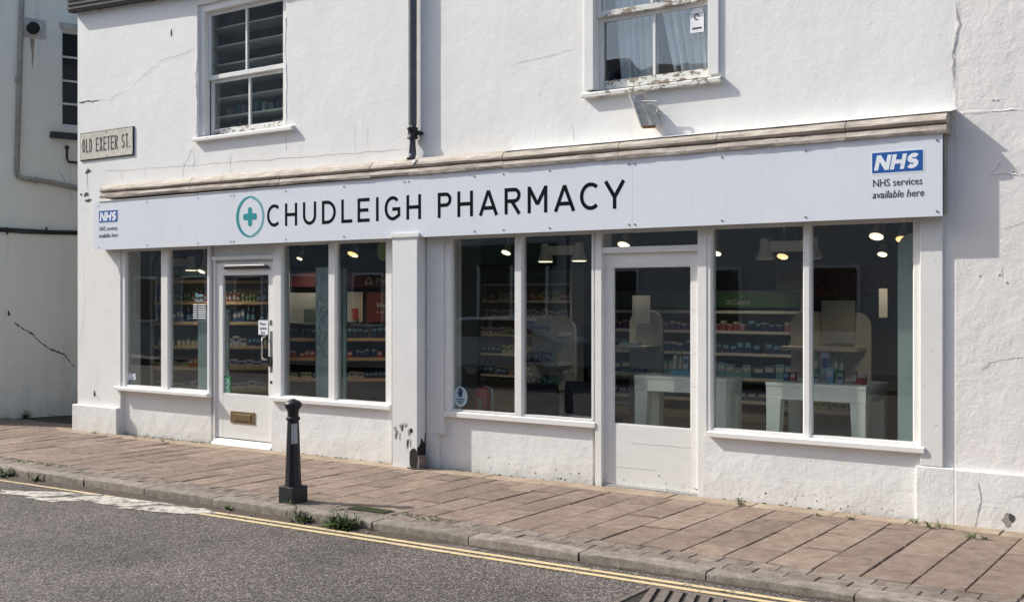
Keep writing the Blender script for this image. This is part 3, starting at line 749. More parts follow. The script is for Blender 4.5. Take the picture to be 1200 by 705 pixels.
for zz in (376, 384, 452): pass
MB().box(X(316, DY), X(319, DY), DY - .003, DY, W(317, 381, DY)[1], W(317, 375, DY)[1]).build('latch_plate', 'screw_metal', d1)
# paper notice on the door
nz0, nz1 = W(308, 392, DY)[1], W(308, 375, DY)[1]; nx0, nx1 = X(303, DY), X(314.5, DY)
MB().box(nx0, nx1, DY - .0035, DY - .002, nz0, nz1).build('paper_notice', 'paper', d1)
text_mesh('Please', nx0 + .03, nx1 - .04, nz1 - .055, .045, DY - .0042, 'navy_print', d1)
text_mesh('Sanitise', nx0 + .02, nx1 - .02, nz1 - .105, .045, DY - .0042, 'navy_print', d1)
text_mesh('Door', nx0 + .045, nx1 - .05, nz1 - .155, .045, DY - .0042, 'navy_print', d1)
# green sticker bottom left of the door glass
sx0, sx1 = X(260.8, .07), X(270, .07); sz1, sz0 = W(265, 440, .07)[1], W(265, 461, .07)[1]
MB().box(sx0, sx1, .072, .074, sz0, sz1).build('sticker', 'green_sticker', d1, label='green sticker with a circle at the foot of the door glass')
m_ = MB(); cx_, cz_ = (sx0 + sx1) / 2, sz1 - .085
ribbon(m_, arc(cx_, cz_, .045, .052, 0, 360, 24), .010, .0705, .001); ribbon(m_, [(cx_ - .03, cz_ - .035), (cx_ + .03, cz_ + .035)], .012, .0702, .001); ribbon(m_, [(cx_ - .028, cz_ + .03), (cx_ + .025, cz_ - .03)], .008, .0699, .001)
m_.build('sticker_print', 'pale_sticker', d1)
for k in range(3): MB().box(sx0 + .02, sx1 - .02, .0705, .0715, sz0 + .02 + .02 * k, sz0 + .026 + .02 * k).build('sticker_print', 'pale_sticker', d1)

# door 2 (right)
zb2 = gz(-4.4) + .015
d2, xa2, xb2, ga2, gb2 = door(706, 820, 718, 810, W(764, 500, DY)[1], W(764, 311.5, DY)[1], DY, zb2, W(764, 296, DY)[1], 'right glazed door with a plain white lower panel and no handle')
MB().box(X(697, .01) + .002, X(705.5, .02), .012, .2, -.2, 2.44).build('door_post', 'white_paint', d2, bevel=.004)
MB().box(xb2 + .002, X(828, .005), .006, .2, -.2, 2.44).build('door_post', 'white_paint', d2, bevel=.004)
zt2 = W(764, 291, DY)[1]
MB().box(X(705, .03), xb2 + .001, .02, .12, zt2 - .035, zt2 + .02).build('transom', 'white_paint', d2, bevel=.004)
MB().box(X(705, .03), xb2 + .001, .045, .05, zt2 + .02, 2.24).build('glass_pane', 'window_glass', d2, label='narrow fanlight glass above the right door')
MB().box(X(705, .03), xb2 + .001, .02, .12, 2.235, 2.44).build('head_rail', 'white_paint', d2)
MB().box(X(705, .0), xb2 + .01, .03, .25, -.3, zb2 - .004).build('threshold', 'crack_soft', d2)
for py in (363, 415, 453): # joints in the right stile
    z = W(815, py, DY)[1]; MB().box(gb2 + .002, xb2 - .002, DY - .0008, DY + .001, z, z + .004).build('stile_joint', 'crack_soft', d2)
for py, a, b in ((560, 716, 770), (530, 740, 810)):
    z = W(760, py - 10, DY)[1]; mb = MB(); pts = [(X(a + (b - a) * k / 8, DY), z + random.uniform(-.003, .003)) for k in range(9)]; ribbon(mb, pts, .0013, DY - .0004, .002); mb.build('panel_crack', 'crack_soft', d2)

# ------------------------------------------------------------------ shop interior shell
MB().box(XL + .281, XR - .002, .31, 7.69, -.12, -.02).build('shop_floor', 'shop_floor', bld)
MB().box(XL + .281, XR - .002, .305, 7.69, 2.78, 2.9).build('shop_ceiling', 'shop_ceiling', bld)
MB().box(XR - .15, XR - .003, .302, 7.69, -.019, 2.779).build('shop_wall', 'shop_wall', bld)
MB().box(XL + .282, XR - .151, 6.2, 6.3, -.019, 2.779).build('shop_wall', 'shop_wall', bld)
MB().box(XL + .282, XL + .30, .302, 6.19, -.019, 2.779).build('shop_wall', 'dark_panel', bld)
# beams on ceiling / upper floor rooms
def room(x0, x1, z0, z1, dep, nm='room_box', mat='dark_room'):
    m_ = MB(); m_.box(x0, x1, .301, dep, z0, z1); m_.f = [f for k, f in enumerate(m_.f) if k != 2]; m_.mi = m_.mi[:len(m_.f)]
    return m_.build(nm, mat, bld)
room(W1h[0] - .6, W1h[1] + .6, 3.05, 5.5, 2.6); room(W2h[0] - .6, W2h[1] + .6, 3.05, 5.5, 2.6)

# ------------------------------------------------------------------ cornice over the fascia
def moulding(x0, x1, prof, name, mat, parent, n=110, jit=.004):
    m_ = MB(); vs = []; npf = len(prof); ph = [random.uniform(0, 6.28) for _ in range(npf * 6)]
    def wob(j_, x): return .35 * math.sin(x * 4 + ph[j_]) + .15 * math.sin(x * 13 + ph[j_ + 1]) + .12 * math.sin(x * 37 + ph[j_ + 2]) + random.uniform(-.16, .16)
    for k in range(n + 1):
        x = x0 + (x1 - x0) * k / n
        sag = lerp_c(x)
        for q_, (y, z, j) in enumerate(prof):
            vs.append((x, y + wob(q_ * 3, x) * jit * j, z + sag + wob(q_ * 3 + 1, x) * jit * j))
    fs = []
    for k in range(n):
        for j in range(npf): fs.append((k * npf + j, (k + 1) * npf + j, (k + 1) * npf + (j + 1) % npf, k * npf + (j + 1) % npf))
    fs += [tuple(range(npf)), tuple(n * npf + j for j in range(npf - 1, -1, -1))]
    m_.add(vs, fs); return m_.build(name, mat, parent)
def lerp_c(x):
    t = (x + 12.3) / 10.3
    return 0.030 * max(0, 1 - abs(t - .0) * 1.4) - .012 * t
cx0, cx1 = X(116, -.16), X(1109, -.16)
# cut lengths with open joints
joints = [cx0] + [X(p, -.16) for p in (222, 258, 326, 433, 588, 724, 839, 990)] + [cx1]
for a, b in zip(joints[:-1], joints[1:]):
    moulding(a + .004, b - .004, [(-.001, 3.065, 0), (-.085, 3.048, .7), (-.120, 3.030, 1.2), (-.150, 2.998, 1.3), (-.160, 2.975, 1.2), (-.150, 2.958, 1.2), (-.128, 2.950, .6), (-.001, 2.950, 0)], 'cornice_stone', 'weathered_stone_top', bld, max(6, int((b - a) * 26)), .0042)
    moulding(a + .002, b - .002, [(-.001, 2.947, 0), (-.125, 2.947, .6), (-.146, 2.938, 1.3), (-.157, 2.905, 1.2), (-.150, 2.880, 1.2), (-.001, 2.876, 0)], 'cornice_bead', 'weathered_stone', bld, max(6, int((b - a) * 30)), .0055)
MB().box(cx0 - .05, X(1104, -.13), -.140, -.002, 2.8695, 2.8745).build('cornice_lath', 'white_paint', bld)
# thin lead/paint line at top
m_ = MB(); n = 60; vs = []
for k in range(n + 1):
    x = X(600) + (cx1 + .03 - X(600)) * k / n; s = lerp_c(x); vs += [(x, -.129, 3.0365 + s + random.uniform(-.001, .001)), (x, -.001, 3.062 + s), (x, -.129, 3.040 + s), (x, -.001, 3.066 + s)]
m_.add(vs, [f for k in range(n) for f in ((4 * k, 4 * k + 4, 4 * k + 5, 4 * k + 1), (4 * k + 2, 4 * k + 3, 4 * k + 7, 4 * k + 6), (4 * k, 4 * k + 2, 4 * k + 6, 4 * k + 4))])
m_.build('cornice_flashing', 'white_paint', bld)

# ------------------------------------------------------------------ fascia sign
SX0, SX1, SZ0, SZ1, SY = -12.417, -2.040, 2.258, 2.868, -.13
sg = thing('shop_sign', 'long pale blue grey fascia board reading CHUDLEIGH PHARMACY', 'shop sign', (-7.2, -.06, 2.26))
j1, j2, j0 = X(476.5, SY), X(741, SY), X(272, SY)
for a, b in ((SX0, j0), (j0, j1), (j1, j2), (j2, SX1)):
    MB().box(a + .0008, b - .0008, SY, -.112, SZ0, SZ1).build('sign_panel', 'sign_face', sg)
MB().box(SX0 + .02, SX1 - .028, -.111, -.001, SZ0 + .035, SZ1 - .01).build('backing_box', 'black_metal', sg)
m_ = MB(); m_.box(SX1 - .026, SX1 - .004, -.110, -.075, SZ0 + .02, SZ1 - .002); m_.build('end_gap', 'black_cable', sg)
MB().box(SX1 - .025, SX1 + .004, -.075, -.001, SZ0 + .025, SZ1 + .01).build('end_board', 'pipe_pale', sg, bevel=.003)
scr = [(p, 0) for p in (172, 232, 335, 403, 644, 944, 846)] + [(474, 0), (479, 0), (737, 0), (744, 0), (1098, 0), (116, 0), (270, 0), (274, 0), (556, 0), (560 + 30, 0)]
for p, _ in scr:
    for z in (SZ0 + .035, SZ1 - .05):
        m_ = MB(); x = X(p, SY); m_.tube([(x, SY + .001, z), (x, SY - .005, z)], .008, 8); m_.build('screw', 'screw_metal', sg)
LT = [('C', 313, 328.3), ('H', 334, 348.2), ('U', 355, 370.5), ('D', 377.3, 393.5), ('L', 400, 412.8), ('E', 419, 433), ('I', 440.3, 444), ('G', 450.7, 469), ('H', 476.3, 493.3),
      ('P', 513, 529), ('H', 536, 554.2), ('A', 561.2, 583.5), ('R', 591.3, 610), ('M', 618.3, 641.3), ('A', 649.2, 674), ('C', 679.6, 702.6), ('Y', 708, 732.5)]
for ch, a, b in LT:
    letter(ch, X(a, SY), X(b, SY), 2.437, 2.684, .035, SY - .0013, 'sign_black', sg, name='letter', thick=.001)
# round cross logo
lcx, lcz = X(293, SY), 2.563
m_ = MB()
# crescent ring: thick on the left
n = 64; vs = []; fs = []
for k in range(n + 1):
    a = 2 * math.pi * k / n; ro, ri = .232, .232 - (.018 + .030 * max(0, math.cos(a - math.pi)) )
    if -1.35 < ((a + math.pi) % (2 * math.pi)) - math.pi < 1.35: ri = .232 - .009
    for rr in (ro, ri): vs += [(lcx + rr * math.cos(a), SY - .0012, lcz + rr * math.sin(a)), (lcx + rr * math.cos(a), SY - .0004, lcz + rr * math.sin(a))]
for k in range(n):
    a, b = 4 * k, 4 * k + 4; fs += [(a, b, b + 2, a + 2), (a, a + 1, b + 1, b), (a + 2, b + 2, b + 3, a + 3)]
m_.add(vs, fs); m_.build('logo_ring', 'teal', sg)
m_ = MB(); ribbon(m_, arc(lcx, lcz, .208, .208, -78, 78, 30), .012, SY - .0012, .001); m_.build('logo_ring', 'teal', sg, label='thin inner arc of the round logo')
m_ = MB(); ribbon(m_, arc(lcx, lcz, .220, .220, -78, 78, 30), .008, SY - .0010, .0008); m_.build('logo_ring', 'pale_teal', sg)
def rrect(cx, cz, w_, h_, r, n=5):
    p = []
    for sx_, sz_, a0 in ((1, 1, 0), (-1, 1, 90), (-1, -1, 180), (1, -1, 270)):
        p += arc(cx + sx_ * (w_ / 2 - r), cz + sz_ * (h_ / 2 - r), r, r, a0, a0 + 90, n)
    return p
m_ = MB(); m_.prism(rrect(lcx, lcz, .225, .075, .028), SY - .0011, SY - .0003); m_.prism(rrect(lcx, lcz, .068, .215, .028), SY - .0013, SY - .0002); m_.build('logo_cross', 'teal', sg)
# NHS logos and small lettering, both ends
def nhs(xa, xb, za, zb, parent):
    MB().box(xa - .012, xb + .012, SY - .0012, SY - .0002, za - .012, zb + .012).build('logo_border', 'logo_white', parent)
    MB().box(xa, xb, SY - .0024, SY - .0013, za, zb).build('logo_panel', 'logo_blue', parent)
    w_, h_ = xb - xa, zb - za; t = h_ * .2
    for ch, a, b in (('N', .04, .40), ('H', .355, .70), ('S', .665, .96)):
        letter(ch, xa + w_ * a - .0, xa + w_ * b - h_ * .16, za + h_ * .13, za + h_ * .87, t, SY - .0030, 'logo_white', parent, .2, 'logo_letter', .0005)
nhs(-2.555, -2.180, 2.603, 2.757, sg)
text_mesh('NHS services', -2.548, -2.185, 2.500, .080, SY - .0012, 'text_grey', sg)
text_mesh('available here', -2.552, -2.172, 2.412, .080, SY - .0012, 'text_grey', sg, .2)
xl0, xl1 = X(116, SY), X(138, SY)
nhs(xl0, xl1, 2.602, 2.752, sg)
text_mesh('NHS services', xl0 + .01, xl1 - .005, 2.498, .080, SY - .0012, 'text_grey', sg)
text_mesh('available here', xl0, xl1 + .005, 2.412, .080, SY - .0012, 'text_grey', sg, .2)

# ------------------------------------------------------------------ street name plate
s0, s1 = X(93.5, -.02), X(156, -.02); z0, z1 = W(156, 179, -.02)[1] + .02, W(156, 150, -.02)[1]
z0 = 3.435; z1 = 3.80
ns = thing('street_name_plate', 'cream street name plate reading OLD EXETER ST. on the white wall', 'street sign', (-12.3, -.005, 3.43))
MB().box(s0, s1, -.016, -.001, z0, z1).build('border', 'black_metal', ns, bevel=.004)
MB().box(s0 + .014, s1 - .014, -.020, -.0165, z0 + .014, z1 - .014).build('plate', 'street_sign_face', ns)
wt = s1 - s0; seq = 'OLD EXETER ST.'; widths = {' ': .5, '.': .3, 'T': .72, 'L': .66, 'S': .78}
tot = sum(widths.get(c, .8) + .24 for c in seq) - .24; k = (wt * .90) / tot; x = s0 + wt * .05
for c in seq:
    wd = widths.get(c, .8) * k
    if c != ' ': letter(c, x, x + wd, z0 + .10, z1 - .085, .021, -.0215, 'text_grey', ns, 0, 'letter', .002)
    x += wd + .24 * k
for x_, z_ in ((s0 + .57, z1 - .03), (s0 + .57, z0 + .03)):
    m_ = MB(); m_.tube([(x_, -.018, z_), (x_, -.025, z_)], .009, 8); m_.build('rivet', 'rust', ns)

# ------------------------------------------------------------------ drainpipe
dp = thing('drainpipe', 'dark grey cast iron downpipe running down the middle of the upper wall', 'drainpipe', (-7.2, -.1, 3.0))
px_ = X(483.5, -.063); r = .043
m_ = MB(); m_.tube([(px_, -.063, 5.6), (px_, -.063, 3.4)], r, 18); m_.build('pipe', 'pipe_grey', dp, smooth=True)
m_ = MB(); m_.tube([(px_, -.063, 3.40), (px_, -.063, 3.10), (px_ , -.10, 3.04)], r * .93, 18); m_.build('pipe', 'pipe_grey', dp, smooth=True)
zc_ = W(488, 155, -.1)[1]
m_ = MB(); m_.lathe([(r * 1.02, -.06), (r * 1.28, -.055), (r * 1.28, -.04), (r * 1.12, -.03), (r * 1.12, .03), (r * 1.3, .04), (r * 1.3, .055), (r * 1.02, .06)], px_, -.063, 20, zc_); m_.build('collar', 'black_metal', dp, smooth=True)
MB().box(px_ + .0, px_ + .085, -.075, -.025, zc_ - .022, zc_ + .022).build('bracket', 'black_metal', dp, bevel=.004)
m_ = MB(); m_.tube([(px_ + .075, -.05, zc_), (px_ + .075, .0, zc_)], .016, 8); m_.build('bracket', 'black_metal', dp)
m_ = MB(); m_.tube([(px_ + .13, -.06, 3.045), (px_ + .11, -.15, 3.02), (px_ + .09, -.165, 2.985)], .008, 8); m_.build('wire', 'white_paint', dp)

# ------------------------------------------------------------------ sash windows
def sash(h, recess, casing, proud, zrail, name_label, meet_x, sillpx, sillz, silly, peel, topz=None):
    x0, x1, z0, z1 = h
    sw = thing_part('sash_window', bld); sw['label'] = name_label
    yc = recess if proud is None else -proud
    cw = casing
    # outer casing
    for a, b, c, d_ in ((x0, x0 + cw, z0 + .04, z1), (x1 - cw, x1, z0 + .04, z1)):
        MB().box(a + .001, b, yc, .12, c, d_ - .001).build('casing', 'white_paint', sw, bevel=.004)
    MB().box(x0 + cw + .001, x1 - cw - .001, yc + .002, .12, z1 - cw, z1 - .001).build('casing', 'white_paint', sw, bevel=.004)
    ys = yc + .055
    xa, xb = x0 + cw, x1 - cw
    def sashframe(za, zb, y, bars, mat_b, parent, rail=.05, top=.04):
        st = .045
        MB().box(xa + .001, xa + st, y, y + .04, za, zb).build('stile', 'white_paint', parent, bevel=.003)
        MB().box(xb - st, xb - .001, y, y + .04, za, zb).build('stile', 'white_paint', parent, bevel=.003)
        MB().box(xa + st + .001, xb - st - .001, y + .002, y + .04, za, za + rail).build('rail', mat_b, parent, bevel=.002)
        MB().box(xa + st + .001, xb - st - .001, y + .002, y + .04, zb - top, zb).build('rail', 'white_paint', parent, bevel=.002)
        mx = (xa + xb) / 2
        MB().box(mx - .012, mx + .012, y + .004, y + .036, za + rail + .001, zb - top - .001).build('glazing_bar', 'white_paint', parent)
        for a, b in ((xa + st + .001, mx - .0125), (mx + .0125, xb - st - .001)):
            MB().box(a, b, y + .02, y + .024, za + rail + .001, zb - top - .001).build('glass_pane', 'old_glass', parent)
    sashframe(z0 + .045, zrail, ys + .045, 1, 'peeling_paint', sw, .075)
    sashframe(zrail - .005, z1 - cw - .002, ys, 1, 'peeling_paint' if peel == 'peeling_paint' else peel, sw, .05)
    m_ = MB(); m_.prism([(silly, sillz), (.11, sillz), (.11, sillz + .075), (silly + .01, sillz + .045), (silly, sillz + .035)], X(sillpx[0], silly), X(sillpx[1], silly), 'x'); m_.build('sill', peel, sw, bevel=.003)
    return sw
zr1 = W(290, 86, .09)[1]
sash1 = sash((W1h[0], W1h[1], W1h[2], W1h[3]), .035, .085, None, zr1, 'left upper sash window with shelves behind its panes', None, (225, 341), W1h[2] - .035, -.055, 'worn_white')
zr2 = W(765, 10, .05)[1]
sash2 = sash((X(684, -.02), X(842, -.02), W2h[2], 4.75), -.02, .10, .02, zr2, 'right upper sash window with net curtains and peeling paint', None, (681, 844), W2h[2] - .035, -.055, 'peeling_paint')
# lamp hole etc: sticker in right sash
stx0, stx1, stz0, stz1 = X(808, .075), X(824, .075), W(816, 38, .075)[1], W(816, 10, .075)[1]
MB().box(stx0, stx1, .088, .090, stz0, stz1 - .04).build('window_sticker', 'paper', sash2)
m_ = MB(); m_.prism(arc((stx0 + stx1) / 2, stz1 - .045, (stx1 - stx0) / 2 * .98, .05, 0, 180, 12), .088, .0901); m_.build('window_sticker', 'paper', sash2)
m_ = MB(); ribbon(m_, arc((stx0 + stx1) / 2, (stz0 + stz1) / 2 + .03, .022, .022, 0, 300, 16), .010, .0865, .001); m_.build('sticker_print', 'text_grey', sash2)
MB().box(stx0 + .02, stx1 - .02, .0865, .0875, stz0 + .03, stz0 + .045).build('sticker_print', 'text_grey', sash2)
# curtains behind the right sash
cu_ = thing('net_curtain', 'sheer white net curtain hanging behind the right upper window', 'curtain', (-4.5, .22, 3.4), None)
def curtain(xa, xb, xa2, xb2, y, ph):
    m_ = MB(); vs = []; n, mz = 60, 14; zt, zb_ = 4.75, 3.45
    for j in range(mz + 1):
        t = j / mz
        for i in range(n + 1):
            u = i / n; x = (xa + (xb - xa) * u) * (1 - t) + (xa2 + (xb2 - xa2) * u) * t
            vs.append((x, y + .028 * math.sin(u * 38 + ph + .5 * math.sin(t * 3)) + .012 * math.sin(u * 87 + t * 2), zt + (zb_ - zt) * t))
    m_.add(vs, [(j * (n + 1) + i, j * (n + 1) + i + 1, (j + 1) * (n + 1) + i + 1, (j + 1) * (n + 1) + i) for j in range(mz) for i in range(n)])
    return m_.build('curtain_panel', 'net_curtain', cu_, smooth=True)
curtain(-5.05, -4.60, -4.93, -4.56, .22, 0); curtain(-4.66, -4.0, -4.36, -3.98, .23, 2)
for x_, h_, mt in ((-5.03, .20, 'black_metal'), (-4.97, .14, 'dark_panel'), (-4.33, .17, 'black_metal')):
    m_ = MB(); m_.lathe([(.035, 0), (.045, .02), (.04, h_ * .6), (.02, h_ * .8), (.018, h_)], x_, .16, 14, 3.515)
    tag(m_.build('bottle', mt, None, smooth=True), {-5.03: 'tall dark bottle at the left end of the curtained window', -4.97: 'short dark bottle at the left of the curtained window', -4.33: 'dark pot between the two net curtains'}[x_], 'bottle')
MB().box(-5.2, -3.85, .301, .45, 3.44, 3.512).build('window_board', 'dark_room', bld)
# shelves behind left sash
shf = thing('bookcase', 'open white shelves of books behind the left upper window', 'bookcase', (-9.8, .5, 3.4))
for k, zz in enumerate((3.80, 4.02, 4.24, 4.42, 4.64, 4.86)):
    MB().box(W1h[0] - .2, W1h[1] + .2, .19, .50, zz, zz + .016).build('shelf', 'shelf_white', shf)
for xx in (W1h[0] - .22, W1h[1] + .2): MB().box(xx, xx + .02, .26, .50, 3.4, 5.2).build('side_panel', 'shelf_white', shf)
x = -10.42; k = 0
cols = ['shelf_back', 'pack_navy', 'poster_grey', 'shop_wall', 'dark_panel', 'poster_green', 'pack_teal_box', 'dark_panel']
while x < -9.1:
    wd = random.uniform(.02, .045); hh = random.uniform(.10, .16)
    if random.random() < .45:
        o = MB().box(x, x + wd - .003, .33, .45, 3.823, 3.823 + hh).build('book', cols[k % 8])
        if random.random() < .3: pass
        tag(o, 'thin book standing on the lower shelf behind the left upper window', 'book', 'books behind the left upper window')
    x += wd; k += 1
x = -10.4
while x < -9.15:
    wd = random.uniform(.02, .05)
    if random.random() < .6:
        o = MB().box(x, x + wd - .003, .29, .45, 3.573, 3.573 + random.uniform(.1, .17)).build('book', cols[k % 8]); tag(o, 'book low behind the bottom rail of the left upper window', 'book', 'books behind the left upper window')
    x += wd; k += 1
MB().box(W1h[0] - .2, W1h[1] + .2, .19, .50, 3.55, 3.572).build('shelf', 'shelf_white', shf)

# ------------------------------------------------------------------ old floodlight bracket
fl = thing('floodlight', 'old pale wedge shaped floodlight on a rusty bracket under the upper window', 'lamp', (-4.65, -.15, 3.3))
ax, az = W(738, 111, -.28); bx, bz = W(752, 149, -.26)
# housing: wedge plate seen edge on with reflector behind
P_ = lambda px, py, y: (W(px, py, y)[0], y, W(px, py, y)[1])
m_ = MB()
a1, a2, a3, a4 = P_(737.5, 112, -.30), P_(742.5, 109, -.20), P_(768, 149, -.10), P_(751, 150, -.24)
m_.add([a1, a2, P_(756, 146, -.14), a4], [(0, 1, 2, 3)])
m_.add([P_(742.5, 109.5, -.2), P_(750, 119, -.12), P_(765, 146, -.1), P_(752, 149, -.235), P_(745, 120, -.2)], [(0, 1, 2, 3, 4)])
def hull(name, pts, mat, parent):
    bm = bmesh.new(); [bm.verts.new(p) for p in pts]; bmesh.ops.convex_hull(bm, input=bm.verts)
    me = bpy.data.meshes.new(name); bm.to_mesh(me); bm.free(); me.materials.append(MATS[mat]); o = bpy.data.objects.new(name, me); C.objects.link(o); o.parent = parent; o.matrix_parent_inverse = parent_inv(parent); return o
f0 = Vector(P_(737, 112, -.165)); f1 = Vector(P_(751, 150, -.15))
dx_ = Vector((.045, .12, .012)); sd = Vector((.10, .03, -.02))
hull('front_plate', [f0, f1, f0 + dx_ * 1.2, f1 + dx_ * 1.2, f0 + Vector((.012, -.004, .006)), f1 + Vector((.012, -.004, .006)), f0 + dx_ * 1.2 + Vector((.012, 0, .006)), f1 + dx_ * 1.2 + Vector((.012, 0, .006))], 'lamp_casing', fl)
hull('housing', [f0.lerp(f1, .12) + Vector((.013, .02, 0)), f0.lerp(f1, .12) + dx_ + Vector((.013, 0, 0)), f1 + Vector((.014, .012, .012)), f1 + dx_ + Vector((.014, 0, .012)),
                 f0.lerp(f1, .30) + Vector((.085, .03, .0)), f0.lerp(f1, .30) + dx_ + Vector((.085, 0, .0)), f1 + Vector((.10, .03, .02)), f1 + dx_ + Vector((.10, 0, .02))], 'lamp_casing', fl)
m_ = MB(); q0 = Vector(P_(747, 119, -.1)); q1 = Vector(P_(770, 119, -.1)); q2 = Vector(P_(770, 131, -.1))
m_.tube([tuple(q0), tuple(q1), tuple(q2), (q2.x - .01, -.05, q2.z - .01), (q2.x - .02, -.0, q2.z)], .008, 8); m_.build('bracket', 'lamp_casing', fl)
MB().box(q2.x - .06, q2.x - .02, -.012, -.001, q2.z - .03, q2.z + .03).build('wall_plate', 'lamp_casing', fl, bevel=.003)
m_ = MB(); m_.tube([(f1.x + .02, f1.y, f1.z + .006), (f1.x + .11, f1.y + .06, f1.z + .01)], .014, 8); m_.build('rusty_rim', 'rust', fl)

# ------------------------------------------------------------------ cracks and ridges as real strips
def crack(pts, t, mat, y=0.0, parent=None, name='crack', jag=1.0, sub=5, vary=.5):
    q = []
    for (a, b), (c, d_) in zip(pts[:-1], pts[1:]):
        for k in range(sub):
            u = k / sub; px, py = a + (c - a) * u, b + (d_ - b) * u
            q.append(W(px + random.uniform(-jag, jag), py + random.uniform(-jag, jag), y))
    q.append(W(*pts[-1], y)); mb = MB(); vs = []
    for k, (x, z) in enumerate(q):
        if k < len(q) - 1: d = Vector((q[k + 1][0] - x, q[k + 1][1] - z))
        n_ = Vector((-d.y, d.x)).normalized() * t * random.uniform(1 - vary, 1 + vary) / 2
        if k in (0, len(q) - 1): n_ *= .2
        vs += [(x + n_.x, y - .0012, z + n_.y), (x - n_.x, y - .0012, z - n_.y)]
    mb.add(vs, [(2 * k, 2 * k + 2, 2 * k + 3, 2 * k + 1) for k in range(len(q) - 1)])
    return mb.build(name, mat, parent or bld)
def ridge(pts, wdt, h, mat, y=0.0, parent=None, jag=1.2, sub=6):
    q = []
    for (a, b), (c, d_) in zip(pts[:-1], pts[1:]):
        for k in range(sub):
            u = k / sub; q.append(W(a + (c - a) * u + random.uniform(-jag, jag), b + (d_ - b) * u + random.uniform(-jag, jag) * .6, y))
    q.append(W(*pts[-1], y)); mb = MB(); vs = []
    for k, (x, z) in enumerate(q):
        if k < len(q) - 1: d = Vector((q[k + 1][0] - x, q[k + 1][1] - z))
        n_ = Vector((-d.y, d.x)).normalized() * wdt * random.uniform(.6, 1.4) / 2; hh = h * random.uniform(.5, 1.3)
        if k in (0, len(q) - 1): hh = 0.0005
        vs += [(x + n_.x, y - .0004, z + n_.y), (x + n_.x * .1, y - hh, z + n_.y * .1), (x - n_.x, y - .0004, z - n_.y)]
    mb.add(vs, [f for k in range(len(q) - 1) for f in ((3 * k, 3 * k + 3, 3 * k + 4, 3 * k + 1), (3 * k + 1, 3 * k + 4, 3 * k + 5, 3 * k + 2))])
    return mb.build('plaster_ridge', mat, parent or bld, smooth=True)
crack([(92, 120), (130, 116), (160, 97), (190, 71), (228, 58)], .004, 'crack_soft')
ridge([(92, 121), (130, 117), (160, 98), (190, 72), (228, 59)], .018, .002, 'plaster_front')
crack([(92, 120), (105, 119), (118, 117)], .016, 'crack_dark', -.0008)
crack([(120, 201), (160, 198), (210, 195), (260, 191), (330, 186), (420, 179), (475, 174)], .005, 'crack_soft')
crack([(226, 174), (216, 193), (214, 209)], .009, 'crack_soft'); crack([(228, 174), (227, 200)], .005, 'crack_soft')
crack([(143, 201), (143, 213)], .006, 'crack_soft'); crack([(170, 198), (170, 212)], .005, 'crack_soft'); crack([(416, 145), (416, 178)], .003, 'crack_soft'); crack([(271, 180), (271, 206)], .005, 'crack_soft')
crack([(335, 155), (335, 178)], .006, 'crack_soft')
crack([(600, 76), (640, 66), (680, 56)], .0025, 'crack_soft'); crack([(671, 145), (672, 168)], .004, 'crack_soft')
crack([(430, 145), (431, 178)], .003, 'crack_soft')
for px, py, rx, rz in ((201, 39, .012, .05), (103, 201, .05, .03), (101, 228, .05, .03), (104, 235, .06, .02), (95, 228, .03, .012), (540 - 35 + 0, 0, .001, .001)):
    x_, z_ = W(px, py); blob(x_, z_, rx, rz, -.0008, 'crack_dark', 'plaster_hole', bld, 10, .5, .002)
crack([(103, 195), (103, 235)], .012, 'crack_soft', vary=.9); blob(*W(111, 461), .02, .04, -.0008, 'crack_dark', 'plaster_hole', bld, 9, .5, .002); crack([(111, 461), (118, 470)], .01, 'crack_soft')
# peeled plaster edge beside left upper window
ridge([(231, 65), (229, 90), (231, 120), (230, 158)], .02, .005, 'plaster_front', jag=.7, sub=11)
ridge([(335, 20), (334, 60), (336, 100), (335, 150)], .02, .005, 'plaster_front', jag=.7, sub=11)
# spalls
ridge([(97, 300), (99, 345), (97, 378), (92, 400)], .03, .003, 'plaster_front')
crack([(370, 345), (362, 350)], .004, 'crack_soft')

# ------------------------------------------------------------------ end house (right of the seam)
eh = thing('end_house', 'rough warm white rendered wall adjoining the pharmacy on the right', 'building', (0, .2, 0))
MB().box(XR, 6, -.0035, .3, -.4, 5.6).build('wall', 'plaster_end', eh)
MB().box(XR, 6, -.040, -.004, -.4, zr_ - .004).build('plinth', 'plaster_low', eh, bevel=.008)
MB().box(XR + .001, 6, .301, 8, -.4, 5.6).build('body', 'plaster_end', eh)
MB().prism([(-.2, 5.6), (4, 8.2), (8.2, 5.6)], XR + .002, 6.2, 'x').build('roof', 'slate_dark', eh)
ridge([(1121, 0), (1124, 25), (1117, 62), (1119, 100), (1120, 148), (1121, 165)], .03, .0035, 'plaster_end', -.003, eh, 1.0, 9)
crack([(1120, 0), (1124, 28), (1116, 64), (1118, 105)], .008, 'crack_soft', -.007, eh, jag=1.4)
ridge([(1175, 185), (1160, 205), (1180, 203), (1200, 206)], .02, .006, 'plaster_end', -.003, eh)
crack([(1184, 202), (1192, 203), (1200, 205)], .005, 'crack_dark', -.0035, eh); crack([(1176, 269), (1190, 264), (1200, 260)], .004, 'crack_soft', -.0035, eh)
crack([(1175, 310), (1175, 330)], .003, 'crack_soft', -.0035, eh); crack([(1151, 434), (1160, 425), (1190, 419), (1200, 418)], .006, 'crack_soft', -.0035, eh)
crack([(1147, 565), (1149, 585), (1146, 605), (1139, 622)], .008, 'crack_soft', -.041, eh); crack([(1190, 582), (1200, 580)], .004, 'crack_soft', -.041, eh)
ridge([(1120, 133), (1160, 131), (1200, 128)], .025, .005, 'plaster_end', -.003, eh)
